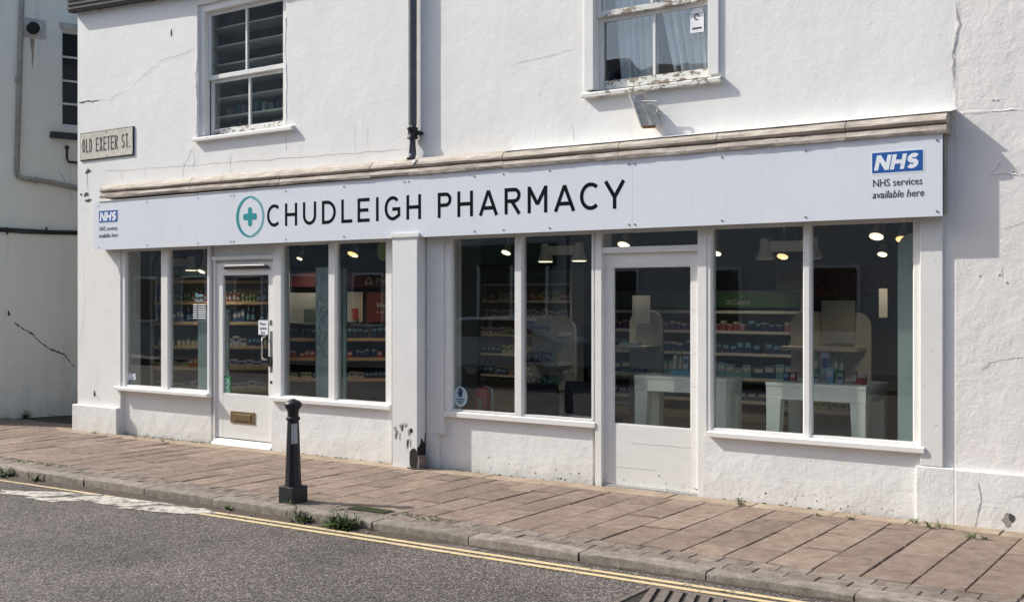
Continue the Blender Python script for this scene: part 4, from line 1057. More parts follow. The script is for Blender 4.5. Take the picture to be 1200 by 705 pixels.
for px, py in ((1163, 117), (1168, 117), (1147, 322 - 0), (1170, 321), (1179, 330)):
    blob(*W(px, py), .008, .008, -.0036, 'plaster_end', 'plaster_pimple', eh, 8, .2, .005)
ridge([(1110, 552), (1150, 556), (1200, 561)], .03, .006, 'plaster_low', -.003, eh)
bx_, bz_ = W(1181, 609, -.04); blob(bx_, bz_, .035, .045, -.0402, 'chip_grey', 'bare_patch', eh, 12, .45, .002); blob(bx_ + .025, bz_ + .02, .02, .03, -.0406, 'crack_dark', 'bare_patch', eh, 10, .4, .002)
# spalled specks low on the risers
for k in range(60):
    px = random.choice([random.uniform(705, 820), random.uniform(835, 1070), random.uniform(560, 690)])
    y = .05 if px < 700 else (DY if px < 822 else .003)
    x_ = X(px, y); z_ = gz(x_) + abs(random.gauss(.0, .06)) + .012
    blob(x_, z_, random.uniform(.003, .009), random.uniform(.003, .008), y - .0004, random.choice(['crack_soft', 'plaster_low', 'crack_dark']), 'paint_chip', bld, 7, .4, .002)

# ------------------------------------------------------------------ side building beyond the corner
sb = thing('side_building', 'grey shaded rendered building beyond the corner on the left', 'building', (-15, 2, 0))
pA = Vector((-15.20, .23)); dirv = Vector((.33, .944)).normalized()
def SBp(px, py):
    r = ray(px, py); # intersect with vertical plane through pA along dirv
    nrm = Vector((dirv.y, -dirv.x)); t = (Vector((pA.x, pA.y + CD)).dot(nrm)) / Vector((r[0], r[1])).dot(nrm)
    return Vector((r[0] * t, -CD + r[1] * t, CH + r[2] * t))
def sbox(name, s0, s1, o0, o1, z0, z1, mat, parent=None, bevel=0):
    nrm = Vector((dirv.y, -dirv.x)); p = []
    for z in (z0, z1):
        for s, o in ((s0, o0), (s1, o0), (s1, o1), (s0, o1)):
            q = pA + dirv * s + nrm * o; p.append((q.x, q.y, z))
    m_ = MB(); m_.add(p, [(0, 3, 2, 1), (4, 5, 6, 7), (0, 1, 5, 4), (1, 2, 6, 5), (2, 3, 7, 6), (3, 0, 4, 7)]); return m_.build(name, mat, parent or sb, bevel=bevel)
def sS(px): q = SBp(px, 348); return (Vector((q.x, q.y)) - pA).dot(dirv)
def sZ(px, py): return SBp(px, py).z
sw0, sw1_ = sS(72), sS(96); wz0, wz1 = sZ(80, 150), sZ(80, 36)
# wall with window opening: build in pieces
sA = -1.0; sB = 7
sbox('wall', sA, sw0, -1.5, 0, -.9, 8.0, 'plaster_side'); sbox('wall', sw0, sB, -1.5, 0, -.9, wz0, 'plaster_side'); sbox('wall', sw0, sB, -1.5, 0, wz1, 8.0, 'plaster_side'); sbox('wall', sw1_, sB, -1.5, 0, wz0, wz1, 'plaster_side')
win = thing_part('window', sb)
sbox('frame', sw0 + .001, sw0 + .03, -.12, -.06, wz0, wz1, 'white_paint', win)
sbox('frame', sw0 + .031, sw1_, -.12, -.06, wz0, wz0 + .06, 'white_paint', win); sbox('frame', sw0 + .031, sw1_, -.12, -.06, wz1 - .03, wz1, 'white_paint', win)
sbox('glass_pane', sw0 + .031, sw1_, -.10, -.095, wz0 + .061, wz1 - .031, 'far_glass', win)
for py in (66, 94, 121): z = sZ(80, py); sbox('glazing_bar', sw0 + .031, sw1_, -.094, -.07, z - .014, z + .014, 'white_paint', win)
sbox('sill', sS(58), sw1_ + .2, -.1, .09, sZ(75, 163), sZ(75, 156), 'slate_dark', win, .008)
sbox('lintel', sS(69), sw1_ + .2, -.05, .03, sZ(75, 34), sZ(75, 27), 'lamp_casing', win, .006)
def spt(px, py, o=.05): 
    q = SBp(px, py); n = Vector((dirv.y, -dirv.x)); return (q.x + n.x * o, q.y + n.y * o, q.z)
wp = thing('waste_pipe', 'pale pipe running down and along the shaded side wall', 'pipe', spt(18, 208))
m_ = MB(); m_.tube([spt(26, -30), spt(24, 30), spt(21, 130), spt(19, 200), spt(20, 207), spt(26, 209), spt(60, 214), spt(92, 221)], .035, 12); m_.build('pipe', 'pipe_pale', wp, smooth=True)
m_ = MB(); m_.tube([spt(21.3, 92), spt(20.9, 97)], .05, 12); m_.build('collar', 'pipe_pale', wp)
m_ = MB(); m_.tube([spt(40, 211), spt(43, 211.6)], .05, 12); m_.build('collar', 'pipe_pale', wp)
vp = thing('boiler_vent', 'dark rusty flue outlet in the shaded side wall', 'vent', spt(38, 34, 0))
q = SBp(38, 34); sc = (Vector((q.x, q.y)) - pA).dot(dirv)
sbox('patch', sc - .19, sc + .19, 0, .012, q.z - .14, q.z + .15, 'lamp_casing', vp, .004)
m_ = MB(); n3 = Vector((dirv.y, -dirv.x, 0)); m_.tube([q - n3 * .02, q + n3 * .10], .085, 16); m_.build('pipe_mouth', 'hole_dark', vp)
rp = [(-.035, -.145), (.03, -.145), (.026, -.24), (.016, -.30), (.018, -.38), (.006, -.52), (.0, -.60), (-.010, -.45), (-.008, -.36), (-.024, -.27)]
n4 = Vector((dirv.y, -dirv.x)); m_ = MB()
m_.add([(pA.x + dirv.x * (sc + a) + n4.x * .003, pA.y + dirv.y * (sc + a) + n4.y * .003, q.z + b) for a, b in rp], [tuple(range(len(rp)))]); m_.build('rust_stain', 'rust_wash', vp)
cb = thing('black_cable', 'twin black cables clipped across the shaded side wall', 'cable', spt(40, 270))
m_ = MB(); m_.tube([spt(-20, 267), spt(0, 268.2), spt(30, 270), spt(60, 271.5), spt(95, 272)], .022, 8); m_.build('cable', 'black_cable', cb)
m_ = MB(); m_.tube([spt(-20, 269.5, .03), spt(0, 270.8, .03), spt(30, 273, .03), spt(60, 274, .03), spt(95, 274.5, .03)], .012, 8); m_.build('cable', 'black_cable', cb)
for p_ in (8, 54): m_ = MB(); m_.tube([spt(p_, 266.5, .03), spt(p_, 274.5, .03)], .016, 6); m_.build('clip', 'black_cable', cb)
ol = thing('overflow_pipe', 'small black bent overflow pipe below the side window', 'pipe', spt(78, 178))
m_ = MB(); m_.tube([spt(77.5, 171), spt(77.5, 186), spt(79, 190), spt(94, 191.5)], .018, 8); m_.build('pipe', 'black_cable', ol)
m_ = MB(); m_.tube([spt(77.5, 172), spt(77.5, 175)], .032, 8); m_.build('cap', 'black_cable', ol)
def screw_crack(pts, t, mat):
    m_ = MB(); vs = []
    for (a, b), (c, d_) in zip(pts[:-1], pts[1:]):
        for k in range(5):
            u = k / 5; w_ = t * random.uniform(.3, 1.4); jx, jy = random.uniform(-.8, .8), random.uniform(-.8, .8)
            px, py = a + (c - a) * u + jx, b + (d_ - b) * u + jy
            p = spt(px, py, .0035); vs += [(p[0], p[1], p[2] + w_ / 2), (p[0], p[1], p[2] - w_ / 2)]
    m_.add(vs, [(2 * k, 2 * k + 2, 2 * k + 3, 2 * k + 1) for k in range(len(vs) // 2 - 1)]); return m_.build('crack', mat, sb)
screw_crack([(17, 377), (27, 385), (38, 391), (48, 402), (60, 409), (74, 414), (81, 422), (90, 432)], .022, 'crack_dark')
screw_crack([(9, 366), (12, 369)], .06, 'crack_dark'); screw_crack([(25, 82), (25, 110), (24.5, 140)], .03, 'crack_soft'); screw_crack([(68, 200), (72, 206), (78, 214)], .015, 'crack_soft')
# thin band along the wall base, same plaster as the wall
sbox('base_band', sA, sB - .5, .0, .015, -.9, .42, 'plaster_side')

# ------------------------------------------------------------------ bollard
by0 = -2.11; bx0 = X(343.5, by0)
bl = thing('bollard', 'black cast iron bollard with a domed cap at the kerb', 'bollard', (bx0, by0, gz(bx0)))
zb = gz(bx0)
MB().box(bx0 - .085, bx0 + .085, by0 - .085, by0 + .085, zb - .05, zb + .135).build('base', 'black_metal', bl, bevel=.006)
m_ = MB(); m_.lathe([(.072, .120), (.072, .145), (.068, .17), (.063, .30), (.055, .52), (.049, .665), (.048, .68)], bx0, by0, 10, zb); m_.build('shaft', 'black_metal', bl)
m_ = MB(); m_.lathe([(.048, .678), (.058, .685), (.060, .694), (.058, .703), (.047, .710), (.046, .752), (.050, .766), (.066, .786), (.073, .802), (.074, .813), (.069, .826), (.052, .840), (.028, .850), (.018, .858), (.0, .862)], bx0, by0, 28, zb); m_.build('cap', 'black_metal', bl, smooth=True)
m_ = MB(); vs = []
for zz, rr in ((.49, .0575), (.655, .0505)):
    for k in range(7):
        a = R(-62 + 10 * k); vs.append((bx0 + rr * math.cos(a), by0 + rr * math.sin(a), zb + zz))
m_.add(vs, [(k, k + 1, k + 8, k + 7) for k in range(6)]); m_.build('sticker', 'foil_sticker', bl, label='faded torn grey sticker on the bollard shaft')

# ------------------------------------------------------------------ weeds
def leaf(mb, base, az, ln, wd, rise, droop, n=4):
    d = Vector((math.cos(az), math.sin(az), 0)); s = Vector((-d.y, d.x, 0)); vs = []
    for k in range(n + 1):
        t = k / n; p = Vector(base) + d * ln * t * (1 - .25 * droop * t) + Vector((0, 0, rise * ln * (t - droop * t * t)))
        w_ = wd * math.sin(math.pi * min(.97, .12 + .85 * t)) * random.uniform(.75, 1.1)
        vs += [p + s * w_ / 2, p - s * w_ / 2 + Vector((0, 0, .1 * w_))]
    mb.add(vs, [(2 * k, 2 * k + 2, 2 * k + 3, 2 * k + 1) for k in range(n)])
def weed(x, y, z, r, nleaf, ln, label, tall=.9, wd=.018, group='weeds growing along the kerb and wall', mat='leaf', stems=3):
    o = thing('weed', label, 'weed', (x, y, z), group)
    for q in range(max(2, stems)):
        mb = MB(); cx_, cy_ = x + random.uniform(-r, r), y + random.uniform(-r, r) * .25
        for k in range(nleaf // max(2, stems)):
            leaf(mb, (cx_ + random.uniform(-.01, .01), cy_ + random.uniform(-.01, .01), z + random.uniform(0, .01)), random.uniform(0, 6.28), ln * random.uniform(.5, 1.15), wd * random.uniform(.6, 1.3), random.uniform(.5, 1.5) * tall, random.uniform(.3, .8))
        mb.build('leaf_rosette', mat, o)
    if r > .05:
        mb = MB()
        for k in range(stems):
            xx = x + random.uniform(-r, r); h_ = ln * random.uniform(.8, 1.3); mb.tube([(xx, y, z), (xx + random.uniform(-.02, .02), y, z + h_ * .6), (xx + random.uniform(-.03, .03), y, z + h_)], [.003, .0025, .0015], 5)
            for t in range(5): leaf(mb, (xx, y, z + h_ * (.3 + .14 * t)), random.uniform(0, 6.28), .05, .012, .8, .5)
        mb.build('stem', 'leaf', o)
    return o
def kx(px, py): return G(px, py, -.08)[0]
weed(kx(372, 607), K0 - .035, road_z(-6.4), .10, 60, .10, 'low weed in the gutter just right of the bollard', group=None, stems=5)
weed(kx(430, 614), K0 - .045, road_z(-5.8), .16, 150, .12, 'largest leafy weed against the kerb right of the bollard', group=None, stems=9, wd=.022)
weed(kx(19, 555), K0 - .03, road_z(-10.5), .15, 80, .11, 'leftmost weed clump against the kerb', group=None, stems=6)
weed(kx(56, 560), K0 - .03, road_z(-9.9), .05, 26, .11, 'small dark weed at the kerb near the left edge', group=None, stems=3)
weed(kx(276, 597), K0 - .02, road_z(-7.2), .05, 22, .08, 'small weed at a kerb joint left of the bollard', group=None, stems=3)
weed(bx0 + .07, by0 - .115, zb, .045, 16, .06, 'grass tuft against the foot of the bollard', wd=.007, group=None)
for px, py, ln, lab in ((1000, 609, .05, 'little weed at the wall foot under the rightmost window'), (1072, 613, .075, 'weed at the wall foot left of the plinth corner'), (1091, 619, .085, 'spreading weed in the paver joint right of the plinth corner'),
                        (1137, 631, .07, 'weed in a paver joint near the right edge'), (1156, 632, .04, 'tiny weed right of the other joint weeds'), (868, 592, .045, 'faint grass patch on the pavers under the right window'),
                        (957, 604, .03, 'tiny moss tuft under the rightmost window'), (1103, 618, .06, 'wispy weed right beside the spreading one'), (310 + 60, 531, .075, 'thin weed at the wall foot behind the bollard'), (402, 534, .06, 'thin weed between bollard and pilaster'),
                        (158, 512, .05, 'green tuft at the foot of the left stall wall'), (110, 508, .04, 'small weed at the left plinth'), (190, 517, .035, 'low green tuft left of the letter plate door'), (536, 551, .025, 'tiny moss tuft right of the pilaster')):
    x_, y_ = G(px, py); weed(x_, max(y_, -.5), gz(x_), .03 if px not in (868,) else .06, 22, ln, lab, wd=.009, group=None, mat='dry_leaf' if px in (868, 957, 190) else 'leaf')
q = SBp(28, 489); weed(q.x + .1, q.y - .05, q.z, .08, 30, .14, 'weed at the foot of the shaded side building', group=None, wd=.02)
# moss in joints
mo_ = MB()
for k in range(420):
    u = random.random()
    if u < .3: x_ = random.uniform(-12, -10.3); y_ = .03 - abs(random.gauss(0, .035)); 
    elif u < .6: x_ = random.uniform(-11.9, -9.8); y_ = -2.03 + random.gauss(0, .05) * .6
    elif u < .8: x_ = random.uniform(-6.2, -5.1); y_ = -2.02 + random.gauss(0, .05)
    else: x_ = random.uniform(-9, -1.3); y_ = -.005 - abs(random.gauss(0, .012))
    r_ = random.uniform(.004, .016); z_ = gz(x_); n = 6
    ring = [(x_ + r_ * 1.5 * math.cos(a) * random.uniform(.7, 1.2), y_ + r_ * .7 * math.sin(a) * random.uniform(.7, 1.2), z_ - .001) for a in [2 * math.pi * i / n for i in range(n)]]
    mo_.add(ring + [(x_, y_, z_ + r_ * .55)], [(i, (i + 1) % n, n) for i in range(n)])
o = mo_.build('moss', 'moss'); o['kind'] = 'stuff'; tag(o, 'dark moss and dirt in the pavement joints and along the wall foot', 'moss')
# loose stones in the gutter
st = MB()
for k in range(70):
    x_ = random.choice([random.uniform(-7.2, -5.2), random.uniform(-10.6, -9.3), random.uniform(-5, -1.5)]); y_ = K0 - random.uniform(.01, .10); r_ = random.uniform(.004, .012)
    st.lathe([(r_ * .8, 0), (r_, r_ * .5), (r_ * .5, r_)], x_, y_, 6, road_z(x_) + .006)
o = st.build('loose_stones', 'kerb_granite'); o['kind'] = 'stuff'; tag(o, 'loose pale stones and grit scattered in the gutter', 'stones')
# ------------------------------------------------------------------ shop interior
def at(px, depth, z=None, py=None):
    u = (px - 600) / FPX * depth
    p = Vector((u * ct - depth * st_, -CD + u * st_ + depth * ct)); zz = z if z is not None else (CH + (HY - py) / FPX * depth if py is not None else 0)
    return Vector((p.x, p.y, zz))
def zd(py, depth): return CH + (HY - py) / FPX * depth
PK = {n: None for n in ('blue', 'white', 'red', 'teal_box', 'orange', 'navy', 'green', 'purple', 'sky', 'cream', 'pink')}
def packmesh(col, w_, d_, h_, kind):
    key = (col, w_, d_, h_, kind)
    if key in PK: return PK[key]
    m_ = MB()
    if kind == 'box':
        m_.box(-w_ / 2, w_ / 2, -d_ / 2, d_ / 2, 0, h_); m_.cur = 1; m_.box(-w_ * .38, w_ * .38, -d_ / 2 - .002, -d_ / 2, h_ * .45, h_ * .8)
    elif kind == 'bottle':
        m_.lathe([(w_ * .42, 0), (w_ * .45, .01), (w_ * .45, h_ * .6), (w_ * .2, h_ * .74), (w_ * .17, h_ * .8)], n=10); m_.cur = 1
        m_.lathe([(w_ * .2, h_ * .8), (w_ * .2, h_)], n=10); m_.lathe([(w_ * .457, h_ * .15), (w_ * .457, h_ * .5)], n=10)
    elif kind == 'pump':
        m_.lathe([(w_ * .45, 0), (w_ * .45, h_ * .55), (w_ * .2, h_ * .68)], n=12); m_.cur = 1
        m_.lathe([(w_ * .2, h_ * .68), (w_ * .2, h_ * .78), (w_ * .07, h_ * .79), (w_ * .07, h_ * .9)], n=10); m_.box(-w_ * .35, w_ * .12, -.006, .006, h_ * .9, h_ * .96)
    else:
        m_.lathe([(w_ * .5, 0), (w_ * .5, h_ * .75)], n=12); m_.cur = 1; m_.lathe([(w_ * .52, h_ * .75), (w_ * .52, h_)], n=12)
    sec = {'white': 'pack_blue', 'cream': 'pack_green', 'red': 'pack_white', 'navy': 'pack_sky', 'blue': 'pack_white', 'sky': 'pack_white'}.get(col, 'pack_white')
    o = m_.build('t', ['pack_' + col, sec]); me = o.data; bpy.data.objects.remove(o); PK[key] = me; return me
NAMES = dict(teal_box='teal', sky='light blue')
def pack(loc, rz, col, w_, d_, h_, kind, label, group):
    nm = {'box': 'medicine_box', 'bottle': 'bottle', 'pump': 'pump_bottle', 'jar': 'jar'}[kind]
    me = packmesh(col, w_, d_, h_, kind); o = bpy.data.objects.new(nm, me); C.objects.link(o); o.location = loc; o.rotation_euler.z = rz
    if group: o.scale = (1, 1, random.choice((.75, .85, 1, 1, 1.12)))
    return tag(o, label, {'box': 'box', 'bottle': 'bottle', 'pump': 'bottle', 'jar': 'jar'}[kind], group)
def run_shelf(unit_label, p0, p1, zs, depth, thick, mat, back_z, sides=True, header=None, back='shelf_back'):
    # shelf run from p0 to p1 (front edge), facing the street
    d = (p1 - p0); d.z = 0; L_ = d.length; a = math.atan2(d.y, d.x)
    o = thing('shelving_unit', unit_label, 'shelves', (p0.x, p0.y, 0), None, a)
    def B(x0, x1, y0, y1, z0, z1, nm, mt, **k):
        m_ = MB(); m_.box(x0, x1, y0, y1, z0, z1); q = m_.build(nm, mt, None); q.parent = o; return q
    B(0, L_, depth, depth + .02, -.01, back_z, 'back_panel', back)
    if sides: B(-.03, -.001, 0, depth + .02, -.01, back_z, 'side_panel', 'shelf_white'); B(L_ + .001, L_ + .03, 0, depth + .02, -.01, back_z, 'side_panel', 'shelf_white')
    for z in zs: B(.0, L_, 0, depth - .001, z - thick, z, 'shelf', mat); B(.0, L_, -.004, -.0005, z - thick * .9, z - thick * .1, 'price_rail', mat)
    B(0, L_, .02, depth - .002, -.01, .10, 'base', 'shelf_back')
    if header: B(0, L_, -.01, .03, header[0], header[1], 'header_panel', header[2])
    return o, a, L_
def fill(p0, a, L_, z, rowname, choices, group, depth=.3, fillr=.9, hmax=.2, x0=.02, x1=None, back2=False):
    x = x0; x1 = x1 or L_ - .03
    while x < x1:
        col, kind, w_, h_ = random.choice(choices); n = random.randint(2, 5); h_ = min(h_, hmax)
        for k in range(n):
            if x + w_ > x1 or random.random() > fillr: x += w_ * .6; continue
            y = .05 + w_ * .3 + random.uniform(0, .02); loc = (p0.x + math.cos(a) * (x + w_ / 2) - math.sin(a) * y, p0.y + math.sin(a) * (x + w_ / 2) + math.cos(a) * y, z + .001)
            nm = {'box': 'box', 'bottle': 'bottle', 'pump': 'pump bottle', 'jar': 'jar'}[kind]
            pack(loc, a + random.uniform(-.08, .08), col, w_, .06, h_, kind, f"small {NAMES.get(col, col)} {nm} standing on {rowname}", group)
            x += w_ + .006
        x += random.uniform(.0, .03)
ords = ['the bottom shelf', 'the second shelf up', 'the third shelf up', 'the fourth shelf up', 'the fifth shelf up', 'the top shelf']
# left corner unit behind window and door
D1 = 15.0; p0, p1 = at(178, D1), at(331, D1); zs = [zd(y, D1) for y in (455, 429.5, 405, 377, 353, 328)]
u1, a1_, L1 = run_shelf('wood fronted shelving with a green header behind the left door', p0, p1, zs, .33, .045, 'shelf_wood', 2.25, True, (zd(325, D1) , zd(308, D1), 'header_green'))
sets = [[('sky', 'box', .09, .1), ('white', 'box', .12, .09), ('cream', 'box', .1, .08)], [('cream', 'box', .07, .06), ('white', 'box', .1, .09), ('orange', 'box', .06, .1)], [('white', 'box', .09, .13), ('cream', 'jar', .06, .09), ('navy', 'box', .05, .12)],
        [('navy', 'bottle', .055, .19), ('red', 'box', .06, .13), ('sky', 'bottle', .05, .15), ('blue', 'box', .05, .17)], [('orange', 'jar', .055, .14), ('red', 'bottle', .05, .16), ('navy', 'bottle', .07, .18), ('cream', 'bottle', .045, .12)], [('navy', 'box', .08, .06), ('red', 'box', .06, .09)]]
gname = 'products on the shelving behind the left door'
for k, z in enumerate(zs[:5]): fill(p0, a1_, L1, z, ords[k] + ' behind the left door', sets[k], gname, .33, .88)
# second run, red header, behind window two
D2 = 15.7; p0, p1 = at(334, D2), at(470, D2); zs = [zd(y, D2) for y in (443, 419, 396)]
u2, a2_, L2 = run_shelf('shelving with wooden ledges and a dark red header behind the second window', p0, p1, zs, .33, .045, 'shelf_wood', 2.35, True, (zd(336, D2), zd(319, D2), 'header_red'), 'dark_panel')
for k, z in enumerate(zs): fill(p0, a2_, L2, z, ords[k] + ' behind the second window', [[('white', 'box', .1, .08), ('navy', 'box', .06, .1), ('cream', 'box', .07, .08)], [('red', 'jar', .06, .1), ('navy', 'jar', .06, .12), ('red', 'box', .07, .09)], [('navy', 'jar', .07, .13), ('navy', 'bottle', .06, .17)]][k], 'products below the red header', .33, .85)
def board_at(px0, py0, px1, py1, depth, nm, label, cat, mat, th=.012, parent=None):
    a = math.atan2(ct and st_, ct); a = TH
    q0, q1 = at(px0, depth), at(px1, depth); L_ = (q1 - q0).length; z0, z1 = zd(py1, depth), zd(py0, depth)
    if parent is None:
        m_ = MB(); m_.box(0, L_, 0, th, z0, z1); o = m_.build(nm, mat); o.location = (q0.x, q0.y, 0); o.rotation_euler.z = a
        if label: tag(o, label, cat)
        return o
    m_ = MB(); c, s = math.cos(a), math.sin(a)
    m_.add([(q0.x + c * x - s * y, q0.y + s * x + c * y, z) for z in (z0, z1) for x, y in ((0, 0), (L_, 0), (L_, th), (0, th))], [(0, 3, 2, 1), (4, 5, 6, 7), (0, 1, 5, 4), (1, 2, 6, 5), (2, 3, 7, 6), (3, 0, 4, 7)])
    return m_.build(nm, mat, parent)
board_at(338, 343, 370, 378, D2 - .05, 'poster', 'blank grey poster left of the patterned screen behind the second window', 'poster', 'poster_grey')
board_at(356, 362, 369, 379, D2 - .12, 'poster', 'small dark green card over the corner of the grey poster', 'poster', 'poster_green')
board_at(404, 342, 425, 377, D2 - .05, 'poster', 'narrow pale poster behind the right pane of the second window', 'poster', 'poster_grey')
o = board_at(412, 361, 420, 374, D2 - .10, 'leaflet', 'small red and orange leaflet stuck on the narrow pale poster', 'leaflet', 'pack_red')
wl = thing('welcome_board', 'dark red board beginning with the letters We behind the second window', 'poster', at(430, D2 - .04))
board_at(430, 342, 462, 377, D2 - .04, 'panel', None, None, 'header_red', parent=wl)
def text_at(txt, px0, px1, py, size_px, depth, mat, parent, nm='lettering', shear=0):
    cu = bpy.data.curves.new('t', 'FONT'); cu.body = txt; cu.size = 1; cu.extrude = .002; cu.resolution_u = 2
    ob = bpy.data.objects.new('t', cu); C.objects.link(ob); bpy.context.view_layer.update(); me = bpy.data.meshes.new_from_object(ob); bpy.data.objects.remove(ob)
    xs = [v.co.x for v in me.vertices]; q0, q1 = at(px0, depth), at(px1, depth); L_ = (q1 - q0).length; kx_ = L_ / (max(xs) - min(xs)); kz = size_px / FPX * depth; mn = min(xs); z0 = zd(py, depth)
    c, s = math.cos(TH), math.sin(TH)
    for v in me.vertices:
        x = (v.co.x - mn) * kx_; y = -v.co.z * .3; v.co = Vector((q0.x + c * x - s * y, q0.y + s * x + c * y, z0 + v.co.y * kz))
    me.materials.clear(); me.materials.append(MATS[mat]); o = bpy.data.objects.new(nm, me); C.objects.link(o); o.parent = parent; o.matrix_parent_inverse = parent_inv(parent) if parent else Matrix(); return o
text_at('We', 441, 452, 360.5, 9, D2 - .06, 'poster_grey', wl); text_at('to our', 441, 451, 366.5, 4, D2 - .06, 'poster_grey', wl)
hd = thing('header_lettering', 'pale triangle and the letters Pha on the dark red header', 'sign', at(430, D2 - .03)) 
text_at('Pha', 441, 454, 331.5, 9, D2 - .04, 'poster_grey', hd)
q = at(432, D2 - .04); c, s = math.cos(TH), math.sin(TH); m_ = MB()
tri = [(-.05, -.045), (.05, -.045), (0, .06)]
zc3 = zd(328.5, D2)
for k in range(3):
    a_, b_ = Vector(tri[k]), Vector(tri[(k + 1) % 3]); n_ = Vector((-(b_ - a_).y, (b_ - a_).x)).normalized() * .013; pts = [a_ - n_, b_ - n_, b_ + n_, a_ + n_]
    m_.add([(q.x + c * p.x - s * y, q.y + s * p.x + c * y, zc3 + p.y) for y in (-.004 - .001 * k, .004) for p in pts], [(0, 1, 2, 3), (7, 6, 5, 4), (0, 4, 5, 1), (1, 5, 6, 2), (2, 6, 7, 3), (3, 7, 4, 0)])
m_.build('triangle_mark', 'poster_grey', hd)
# wall band (grey) over the two runs
board_at(150, 300, 480, 308, 16.0, 'x', 'x', 'x', 'shop_wall') if False else None

# patterned and frosted screens close behind the glass
def screen(x0, x1, y, z0, z1, r, label, mat='frosted_film', round_l=True, round_r=True):
    pts = [(x0, z0), (x1, z0)]
    pts += arc(x1 - r, z1 - r, r, r, 0, 90, 8) if round_r else [(x1, z1)]
    pts += arc(x0 + r, z1 - r, r, r, 90, 180, 8) if round_l else [(x0, z1)]
    m_ = MB(); m_.prism(pts, y, y + .012); o = m_.build('privacy_screen', mat); return tag(o, label, 'screen')
ys = .30
screen(X(232, ys), X(268, ys), ys, .02, W(240, 361, ys)[1], .10, 'frosted green screen with a rounded top behind the left door')
s2 = thing('patterned_screen', 'frosted screen with dark leaf tracery behind the second window', 'screen', (X(377, ys), ys, 0))
px0, px1 = X(370, ys), X(386, ys); zt_ = W(377, 313, ys)[1]
MB().box(px0, px1 + .05, ys, ys + .012, .02, zt_).build('panel', 'frosted_film', s2)
rr = random.Random(3)
for k in range(13):
    cxq = rr.uniform(px0 + .02, px1 - .01); czq = .95 + k * .075 + rr.uniform(-.02, .02); m_ = MB(); a0 = rr.uniform(0, 180)
    pts = [(min(max(x_, px0 + .004), px1 + .03), z_) for x_, z_ in arc(cxq, czq, rr.uniform(.05, .11), rr.uniform(.06, .13), a0, a0 + rr.uniform(120, 230), 12)]
    if len(set(pts)) > 4:
        pts = [p for i, p in enumerate(pts) if i == 0 or (Vector(p) - Vector(pts[i - 1])).length > .004]
        ribbon(m_, pts, .006, ys - .004, .003); m_.build('leaf_tracery', 'poster_green', s2)
s3 = thing('door_track_panels', 'narrow vertical glass edges and frames at the left of the second pane', 'screen', (X(398, .25), .25, 0))
for a, b, mt in ((394.5, 396.5, 'dark_panel'), (396.8, 399, 'frosted_film'), (399.5, 401.5, 'dark_panel'), (402, 405.5, 'poster_green')):
    MB().box(X(a, .25), X(b, .25), .25, .27, .02, W(398, 314, .25)[1]).build('edge_strip', mt, s3)
screen(X(1052, .22), X(1073, .22), .22, .02, W(1060, 273, .22)[1], .12, 'tall frosted screen at the right edge of the rightmost window', round_r=False)
# dark partitions near the glass
tag(MB().box(X(147, .5) - .05, X(166, .6), .5, .56, -.01, 2.6).build('side_partition', 'dark_panel'), 'dark blue grey partition at the left end of the left window', 'partition')
tag(MB().box(X(525, .75) - .1, X(560, .75), .75, .80, -.01, 2.6).build('side_partition', 'dark_panel'), 'dark grey partition behind the left pane beside the fire extinguisher', 'partition')

# back wall shelving parallel with the street
yb_ = 5.2
def zb_at(px, py, y): return W(px, py, y)[1]
p0 = Vector((X(700, yb_), yb_, 0)); p1 = Vector((X(938, yb_), yb_, 0)); zs = [zb_at(880, p, yb_) for p in (470, 443, 414, 388, 364)]
u3, a3_, L3 = run_shelf('long grey shelving with a green header along the back wall', p0, p1, zs, .35, .04, 'shelf_white', 1.75, True, (zb_at(880, 360, yb_), zb_at(880, 343, yb_), 'header_green'))
sets3 = [[('navy', 'box', .12, .14), ('blue', 'box', .14, .12)], [('blue', 'box', .15, .18), ('sky', 'box', .12, .17), ('blue', 'box', .16, .16)], [('navy', 'jar', .10, .14), ('blue', 'jar', .10, .13), ('navy', 'box', .1, .15)], [('navy', 'jar', .09, .12), ('pink', 'jar', .09, .12), ('purple', 'jar', .08, .12)], [('navy', 'box', .09, .08), ('teal_box', 'box', .08, .08)]]
for k, z in enumerate(zs[:4]): fill(p0, a3_, L3, z, ords[k] + ' along the back wall', sets3[k], 'products on the back wall shelving', .35, .95, .22)
hl = thing('header_lettering', 'faint grey lettering Skin Care on the green header at the back', 'sign', (X(870, yb_), yb_, 1.6))
t_ = text_mesh('Oil Control', X(851, yb_), X(879, yb_), zb_at(865, 357, yb_), .10, yb_ - .016, 'poster_grey', hl); hl['label'] = 'faint grey lettering on the green header at the back'
# left back run seen through window three
p0 = Vector((X(556, 4.6), 4.6, 0)); p1 = Vector((X(668, 4.6), 4.6, 0)); zs = [zb_at(610, p, 4.6) for p in (440, 415, 392, 373, 352, 332)]
u4, a4_, L4 = run_shelf('tall open shelving behind the third window', p0, p1, zs, .3, .03, 'shelf_white', 2.05, True, (zb_at(600, 329, 4.6), zb_at(600, 320, 4.6), 'header_green'))
for k, z in enumerate(zs[:5]): fill(p0, a4_, L4, z, ords[k] + ' behind the third window', [[('navy', 'box', .09, .11), ('white', 'box', .07, .1)], [('cream', 'box', .06, .12), ('navy', 'box', .08, .1)], [('white', 'box', .07, .1), ('green', 'box', .05, .11)], [('navy', 'bottle', .06, .13), ('white', 'box', .06, .12)], [('orange', 'box', .06, .1), ('cream', 'box', .06, .12), ('pink', 'box', .05, .1)]][k], 'products on the shelving behind the third window', .3, .85, .15)
